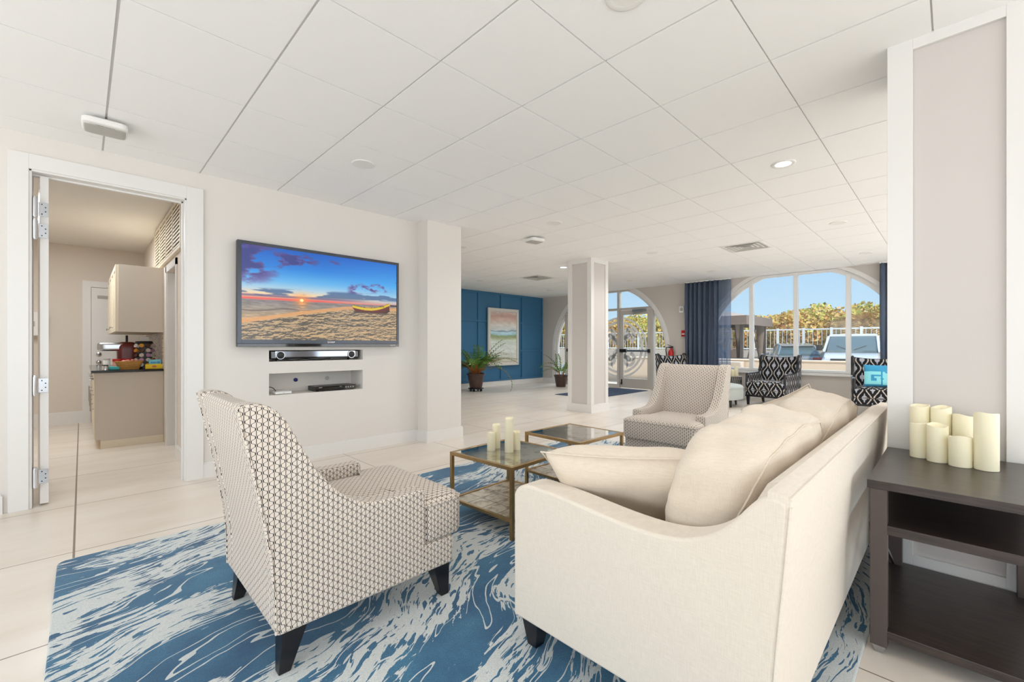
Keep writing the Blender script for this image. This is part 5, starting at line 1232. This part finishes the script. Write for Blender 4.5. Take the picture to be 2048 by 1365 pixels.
def plant(loc, label, seed, big=True, caddy=True):
    random.seed(seed); t = thing('potted_fern', label, 'potted plant', loc)
    z0 = 0.075 if caddy else 0.0
    if caddy:
        cd = obj('plant_caddy', MB().lathe([(0, 0.055), (0.165, 0.055), (0.172, 0.062), (0.165, 0.072), (0, 0.072)], 24), M_blk, t, smooth=50)
        for k in range(4): a = k*PI/2+0.5; obj('castor', MB().cyl((0.12*math.cos(a)-0.012, 0.12*math.sin(a), 0.028), (0.12*math.cos(a)+0.012, 0.12*math.sin(a), 0.028), 0.028, n=14), M_black, cd)
    obj('pot', MB().lathe([(0.0, z0), (0.13, z0), (0.135, z0+0.02), (0.165, z0+0.20), (0.178, z0+0.285), (0.195, z0+0.29), (0.20, z0+0.325), (0.185, z0+0.33), (0.18, z0+0.30), (0.0, z0+0.295)], 28), M_pot, t, smooth=50)
    obj('soil', MB().lathe([(0, z0+0.297), (0.178, z0+0.299), (0.178, z0+0.305), (0, z0+0.315)], 20), M_soil, t)
    lf = MB(); st = MB()
    for k in range(52 if big else 14):
        az = random.random()*2*PI; L = random.uniform(0.6, 0.95)*(0.55 if R(30) < az < R(150) else 1); lift = random.uniform(0.95, 1.5)
        frond(lf, st, (0.08*math.cos(az)*random.random(), 0.08*math.sin(az)*random.random(), z0+0.30), az, L, lift, random.uniform(0.5, 2.3), 0.10)
    if big:
        frond(lf, st, (0.06, -0.03, z0+0.3), R(-42), 1.05, 1.15, 1.9, 0.10, 16); frond(lf, st, (0.06, -0.03, z0+0.3), R(-38), 0.95, 0.95, 1.2, 0.12, 16); frond(lf, st, (0.04, -0.05, z0+0.3), R(-48), 1.15, 0.85, 2.9, 0.09, 18)
        for k in range(60):
            az = random.random()*2*PI; q = random.uniform(0.08, 0.2); st.tube([(0.05*math.cos(az), 0.05*math.sin(az), z0+0.30), (q*math.cos(az), q*math.sin(az), z0+0.30+random.uniform(0.12, 0.32))], [0.008, 0.004], 5)
    obj('leaves', lf, M_green, t, smooth=None, fix=False); obj('stems', st, M_stem, t, smooth=60)
    return t
plant((7.02, 8.46, 0), 'leafy green fern in a bronze pot on castors before the blue wall', 5).scale = (1.16, 1.16, 1.12)
plant((9.45, 7.70, 0), 'potted plant by the entrance glass, mostly behind the free-standing column', 9, False, False)
# ------------------------------------------------------------------ OUTSIDE
GZ = -0.35
struct('ground_1', MB().box(10.52, 13.2, -14, 22, -0.4, -0.02), M_conc, 'pale concrete walk outside the windows', 'ground', smooth=None)
struct('ground_2', MB().box(13.2, 90, -50, 80, GZ-0.2, GZ), M_asph, 'pale paved car park', 'ground', smooth=None)
struct('ground_3', MB().box(-40, 13.2, -50, -4.62, GZ-0.2, GZ).box(-40, -3.62, -4.62, 60, GZ-0.2, GZ), M_asph, 'paving around the building', 'ground', smooth=None)
pw = thing('parapet_wall', 'low beige rendered wall between the window and the car park', 'wall', (12.5, 0, 0))
obj('wall_body', MB().box(0, 0.2, -8, 9, -0.02, 0.745), M_conc, pw, smooth=None); obj('coping', MB().box(-0.03, 0.23, -8, 9, 0.745, 0.785), M_conc, pw, smooth=None, bevel=0.01)
tag(obj('step_block', MB().box(12.0, 12.45, 3.9, 4.8, -0.02, 0.72).box(12.0, 12.45, 4.8, 6.3, -0.02, 0.55), M_conc, smooth=None, bevel=0.01), 'stepped concrete block at the left end of the view over the low wall', 'steps')
# fence on its own low wall
FX = 28.0
fw_ = thing('fence_wall', 'low pinkish wall under the white picket fence', 'wall', (FX, 0, GZ)); obj('wall_body', MB().box(-0.1, 0.1, -10, 34, 0, 1.22), M_conc, fw_, smooth=None)
fn_ = thing('picket_fence', 'white metal picket fence along the far side of the car park', 'fence', (FX, 0, 0.87))
M_fence = mat('fence_white', sr(238, 238, 232), 0.5)
obj('rail', MB().box(-0.03, 0.03, -8, 33, 0.05, 0.12).box(-0.03, 0.03, -8, 33, 1.12, 1.19), M_fence, fn_, smooth=None)
mb = MB()
for k in range(200): mb.box(-0.012, 0.012, -8+k*0.205-0.010, -8+k*0.205+0.010, 0.0, 1.19)
pk = obj('pickets', mb, M_fence, fn_, smooth=None, kind='stuff')
for k in range(33): obj('post', MB().box(-0.055, 0.055, -8+k*1.25-0.055, -8+k*1.25+0.055, 0, 1.24), M_fence, fn_, smooth=None)
# shrubs: every bush is its own crown of leaves on a stem
def leaf_mat(name, stops):
    m = bpy.data.materials.new(name); m.use_nodes = True; nt = m.node_tree; p = nt.nodes['Principled BSDF']; p.inputs['Roughness'].default_value = 0.6
    g = nt.nodes.new('ShaderNodeNewGeometry'); r = nt.nodes.new('ShaderNodeValToRGB'); nt.links.new(g.outputs['Random Per Island'], r.inputs[0])
    els = r.color_ramp.elements; els[0].position = stops[0][0]; els[0].color = (*stops[0][1], 1); els[1].position = stops[-1][0]; els[1].color = (*stops[-1][1], 1)
    for (q, c) in stops[1:-1]: e_ = els.new(q); e_.color = (*c, 1)
    nt.links.new(r.outputs[0], p.inputs['Base Color']); p.inputs['Subsurface Weight'].default_value = 0.0
    return m
M_leafA = leaf_mat('yellow_green_leaves', [(0.0, sr(180, 184, 86)), (0.35, sr(222, 214, 104)), (0.6, sr(248, 220, 124)), (0.85, sr(246, 190, 120)), (1.0, sr(150, 164, 80))])
M_leafB = leaf_mat('orange_tinted_leaves', [(0.0, sr(200, 176, 90)), (0.4, sr(248, 208, 124)), (0.7, sr(244, 184, 120)), (1.0, sr(206, 208, 96))])
def bush_mesh(seed, rx, rz, n, ls):
    rnd = random.Random(seed); mb = MB(); lobes = [(rnd.uniform(-0.6, 0.6)*rx, rnd.uniform(-0.6, 0.6)*rx, rnd.uniform(0.25, 0.8)*rz*1.3, rnd.uniform(0.35, 0.6)) for _ in range(10)]
    for k in range(n):
        l = rnd.choice(lobes); th = rnd.uniform(0, 2*PI); cz = rnd.uniform(-0.8, 1); s_ = math.sqrt(1-cz*cz); q = rnd.uniform(0.75, 1.05)*l[3]
        p = Vector((l[0]+rx*q*s_*math.cos(th), l[1]+rx*q*s_*math.sin(th), l[2]+rz*0.9*q*cz))
        if p.z < 0.1: p.z = rnd.uniform(0.1, 0.6)
        a = Vector((rnd.gauss(0, 1), rnd.gauss(0, 1), rnd.gauss(0, 1))).normalized(); b = a.orthogonal().normalized(); c = a.cross(b); s2 = ls*rnd.uniform(0.6, 1.2)
        mb.add([p-b*s2*0.5, p+c*s2*0.32, p+b*s2*0.5, p-c*s2*0.32], [(0, 1, 2, 3)])
    return mb
protoA = [bush_mesh(k, 2.0, 2.15, 7500, 0.21).mesh('leaves', fix=False) for k in (1, 2, 3)]
trunk = MB().cyl((0, 0, 0), (0.1, 0, 2.0), 0.12, 0.05, 8).cyl((0, 0, 0.5), (0.7, 0.3, 1.8), 0.06, 0.03, 6).cyl((0, 0, 0.5), (-0.6, -0.3, 1.8), 0.06, 0.03, 6).mesh('trunk')
M_bark = mat('bark', sr(110, 88, 66), 0.9)
HL = {3: 'hedge shrub behind the golden palm, at the right of the arched window view', 4: 'hedge shrub behind the roof of the white van', 5: 'hedge shrub between the white van and the silver car', 6: 'hedge shrub behind the silver car', 7: 'hedge shrub behind the right post of the gazebo', 8: 'hedge shrub behind the middle of the gazebo', 11: 'hedge shrub seen through the narrow glass right of the entrance door', 12: 'hedge shrub seen at the right of the entrance door glass', 13: 'hedge shrub seen at the left of the entrance door glass', 14: 'hedge shrub seen between the column and the entrance door'}
for i in range(20):
    y = -4+i*2.05; x = 31.4+(i % 3)*0.9
    t = thing('hedge_shrub', HL.get(i, 'yellow-green hedge shrub out of sight behind walls, in the row beyond the white fence'), 'shrub', (x, y, -0.1), random.random()*6, 'shrubs behind the fence')
    sc = random.uniform(1.14, 1.3); t.scale = (sc, sc, sc*random.uniform(0.9, 1.1))
    me = protoA[i % 3].copy() if i < 6 else bpy.data.meshes[('leafmesh%d' % (i % 6))]
    if i < 6: me.name = 'leafmesh%d' % i; me.materials.append(M_leafA if i % 2 else M_leafB)
    o = bpy.data.objects.new('foliage', me); COL.objects.link(o); o.parent = t
    if not trunk.materials: trunk.materials.append(M_bark)
    o = bpy.data.objects.new('trunk', trunk); COL.objects.link(o); o.parent = t
# palm
pmn = thing('palm', 'palm with drooping golden fronds at the right behind the fence', 'palm', (29.9, 3.6, GZ))
lf = MB(); st = MB(); random.seed(4)
for k in range(34):
    az = random.random()*2*PI; frond(lf, st, (0, 0, 2.7), az, random.uniform(1.3, 1.9), random.uniform(-0.1, 1.3), random.uniform(1.2, 2.2), 0.55, 16)
obj('fronds', lf, mat('golden_frond', sr(214, 170, 104), 0.6, vary=0.25, vscale=4), pmn, smooth=None, fix=False); obj('frond_stems', st, M_stem, pmn); obj('trunk', MB().cyl((0, 0, 0), (0, 0, 2.75), 0.2, 0.16, 12), M_bark, pmn)
# vehicles (local +x = forward)
def loft(st_):
    """stations: (x, [(y,z)...half section bottom->top]) mirrored"""
    mb = MB(); n = len(st_[0][1]); vs = []
    for (x, sec) in st_: vs += [(x, -y, z) for (y, z) in sec]+[(x, y, z) for (y, z) in reversed(sec)]
    m = 2*n; fs = [(i*m+k, i*m+(k+1) % m, (i+1)*m+(k+1) % m, (i+1)*m+k) for i in range(len(st_)-1) for k in range(m)]+[tuple(range(m-1, -1, -1)), tuple((len(st_)-1)*m+k for k in range(m))]
    return mb.add(vs, fs)
def wheels(t, xs_, hw, r):
    for x in xs_:
        for s_ in (-1, 1):
            w = obj('wheel', MB().cyl((x, s_*(hw-0.2), r), (x, s_*hw, r), r, n=20), M_rubber, t); obj('hubcap', MB().cyl((x, s_*hw, r), (x, s_*(hw+0.01), r), r*0.6, n=16), M_steel, w)
def suv(loc, rz, label, paint, sc=1.0):
    t = thing('car', label, 'car', loc, rz); t.scale = (sc, sc, sc)
    sec = lambda w, zb, zt: [(w*0.92, zb), (w, zb+0.12), (w*1.0, zt-0.25), (w*0.93, zt)]
    obj('body', loft([(-2.15, sec(0.80, 0.42, 0.92)), (-2.02, sec(0.90, 0.32, 1.02)), (-1.0, sec(0.93, 0.28, 1.04)), (0.6, sec(0.93, 0.28, 1.02)), (1.6, sec(0.90, 0.3, 0.94)), (2.15, sec(0.80, 0.36, 0.80)), (2.25, sec(0.72, 0.42, 0.66))]), paint, t, smooth=40)
    g = lambda w0, w1, zt: [(w0, 0.98), (w0*0.99, 1.02), (w1*1.03, zt-0.06), (w1*0.92, zt)]
    obj('window_glass', loft([(-2.02, g(0.82, 0.80, 1.10)), (-1.62, g(0.86, 0.68, 1.48)), (-1.0, g(0.87, 0.68, 1.56)), (0.1, g(0.87, 0.68, 1.56)), (0.55, g(0.85, 0.68, 1.40)), (1.15, g(0.82, 0.78, 1.06))]), M_cglass, t, smooth=40)
    obj('roof', loft([(-1.75, [(0.64, 1.46), (0.66, 1.48), (0.66, 1.50), (0.6, 1.52)]), (-1.0, [(0.69, 1.53), (0.70, 1.55), (0.68, 1.58), (0.6, 1.60)]), (0.1, [(0.69, 1.53), (0.70, 1.55), (0.68, 1.58), (0.6, 1.60)]), (0.35, [(0.66, 1.47), (0.67, 1.50), (0.66, 1.52), (0.6, 1.53)])]), paint, t, smooth=40)
    for s_ in (-1, 1):
        obj('tail_lamp', MB().box(-2.17, -2.0, s_*0.52, s_*0.89, 0.84, 0.94), M_red, t, bevel=0.02, smooth=None)
        obj('pillar', MB().bar((-1.98, s_*0.82, 1.04), (-1.65, s_*0.67, 1.50), 0.07, 0.05).bar((-0.3, s_*0.86, 1.02), (-0.3, s_*0.69, 1.54), 0.05, 0.04), paint, t, smooth=None)
        obj('wing_mirror', MB().superbox(0.12, 0.2, 0.14, 5, 5, Matrix.Translation((0.75, s_*0.98, 1.06))), paint, t, smooth=60)
    obj('number_plate', MB().box(-2.175, -2.155, -0.2, 0.2, 0.70, 0.82), M_white, t, smooth=None)
    obj('bumper', MB().superbox(0.3, 1.72, 0.22, 6, 8, Matrix.Translation((-2.1, 0, 0.46))), M_black, t, smooth=60)
    wheels(t, (-1.35, 1.4), 0.90, 0.34); return t
M_silver = mat('silver_car_paint', sr(168, 172, 172), 0.25, metal=0.4, coat=0.6); M_cwhite = mat('white_car_paint', sr(232, 232, 234), 0.2, coat=0.8); M_dgrey = mat('grey_car_paint', sr(120, 120, 124), 0.3, metal=0.4)
f_ = Vector((math.cos(0.78633), math.sin(0.78633), 0)); r_ = Vector((f_.y, -f_.x, 0))
suv((25.75, 5.85, GZ), R(22), 'silver estate car with red tail lamps parked in front of the fence', M_silver)
suv((26.0, 10.4, GZ), R(5), 'grey car parked behind the gazebo', M_dgrey)
suv((16.3, 0.0, GZ-0.2), R(98), 'pale car bonnet in front of the white van', M_cwhite)
def van(loc, rz, label):
    t = thing('van', label, 'van', loc, rz); P_ = M_cwhite
    s3 = lambda w, zb, zt, wt=None: [(w*0.95, zb), (w, zb+0.15), (w, zt-0.2), ((wt or w*0.9), zt)]
    obj('body', loft([(-2.9, s3(0.95, 0.35, 1.25)), (0.9, s3(1.0, 0.32, 1.25)), (1.8, s3(0.99, 0.35, 1.20)), (2.55, s3(0.95, 0.4, 1.06)), (2.65, s3(0.90, 0.45, 0.98))]), P_, t, smooth=40)
    g = lambda w0, w1, zt: [(w0, 1.18), (w0, 1.24), (w1*1.02, zt-0.1), (w1*0.9, zt)]
    obj('upper_body', loft([(-2.9, g(0.97, 0.88, 1.98)), (0.95, g(0.97, 0.84, 2.0))]), P_, t, smooth=40)
    obj('windscreen', loft([(0.94, g(0.95, 0.82, 1.93)), (1.10, g(0.94, 0.81, 1.86)), (1.85, g(0.90, 0.86, 1.28))]), M_cglass, t, smooth=40)
    obj('roof_edge', MB().bar((1.0, -0.83, 1.93), (1.0, 0.83, 1.93), 0.10, 0.10), P_, t, bevel=0.03, smooth=None)
    obj('grille', MB().box(2.6, 2.69, -0.62, 0.62, 0.62, 0.94), M_black, t, smooth=None, bevel=0.01)
    obj('bumper', MB().box(2.55, 2.82, -0.95, 0.95, 0.40, 0.58), M_dgrey, t, bevel=0.03, smooth=None)
    for s_ in (-1, 1):
        obj('windscreen_pillar', MB().bar((1.06, s_*0.84, 1.90), (1.88, s_*0.93, 1.22), 0.09, 0.05), P_, t, smooth=None)
        obj('head_lamp', MB().box(2.58, 2.68, s_*0.64, s_*0.9, 0.68, 0.92), mat('lamp_glass', sr(220, 224, 226), 0.1), t, bevel=0.01, smooth=None); obj('indicator_lamp', MB().box(2.58, 2.685, s_*0.6, s_*0.92, 0.60, 0.66), mat('amber_lens', sr(220, 110, 60), 0.3), t, smooth=None)
        obj('wing_mirror', MB().box(1.35, 1.50, s_*1.04, s_*1.26, 1.28, 1.52).bar((1.42, s_*0.92, 1.35), (1.42, s_*1.08, 1.38), 0.04), M_black, t, bevel=0.03, smooth=None)
        obj('wiper', MB().bar((1.84, s_*0.1, 1.31), (1.62, s_*0.5, 1.49), 0.02), M_black, t, smooth=None)
    wheels(t, (-1.9, 1.75), 0.98, 0.36); return t
vp = f_*18.8 + r_*((1706-1032)/870.7*18.8)
van((vp.x+1.2, vp.y+0.1, GZ), R(183.5), 'white van seen from the front in the car park')
# gazebo
gz = thing('gazebo', 'taupe fabric gazebo with dark metal frame outside the window', 'gazebo', (15.6, 5.75, GZ), R(0)); hw = 1.15; GH = 2.42
for (sx, sy) in ((-1, -1), (1, -1), (1, 1), (-1, 1)):
    obj('post', MB().box(sx*hw-0.04, sx*hw+0.04, sy*hw-0.04, sy*hw+0.04, 0, GH), M_gazf, gz, smooth=None)
    obj('gathered_drape', MB().lathe([(0.05, 0.1), (0.12, 0.5), (0.07, 1.1), (0.10, 1.6), (0.16, GH)], 12, (sx*(hw-0.1), sy*(hw-0.1))), M_gaz, gz, smooth=60)
e_ = hw+0.2
obj('canopy', MB().add([(-e_, -e_, GH-0.28), (e_, -e_, GH-0.28), (e_, e_, GH-0.28), (-e_, e_, GH-0.28), (-e_, -e_, GH), (e_, -e_, GH), (e_, e_, GH), (-e_, e_, GH), (0, 0, GH+0.30)], [(0, 1, 5, 4), (1, 2, 6, 5), (2, 3, 7, 6), (3, 0, 4, 7), (4, 5, 8), (5, 6, 8), (6, 7, 8), (7, 4, 8)]), M_gaz, gz, smooth=None)
br = MB()
for (a, b) in (((-hw, -hw), (hw, -hw)), ((-hw, -hw), (-hw, hw))):
    br.bar((*a, 0.4), (b[0]*0.2, b[1]*0.2 if a[0] == b[0] else b[1], GH-0.3), 0.03); br.bar((*b, 0.4), (a[0]*0.2 if a[1] == b[1] else a[0], a[1]*0.2 if a[0] == b[0] else a[1], GH-0.3), 0.03)
br.bar((-hw, -hw, 1.1), (hw, -hw, 1.1), 0.03); br.bar((-hw, -hw, 1.1), (-hw, hw, 1.1), 0.03); br.bar((-hw, -hw, 1.7), (-hw, hw, 1.7), 0.03)
obj('brace', br, M_gazf, gz, smooth=None)
obj('netting', MB().box(-hw, -hw+0.01, -hw, hw, 0.2, GH-0.2).box(-hw, hw, hw-0.01, hw, 0.2, GH-0.2), M_gaznet, gz, smooth=None)
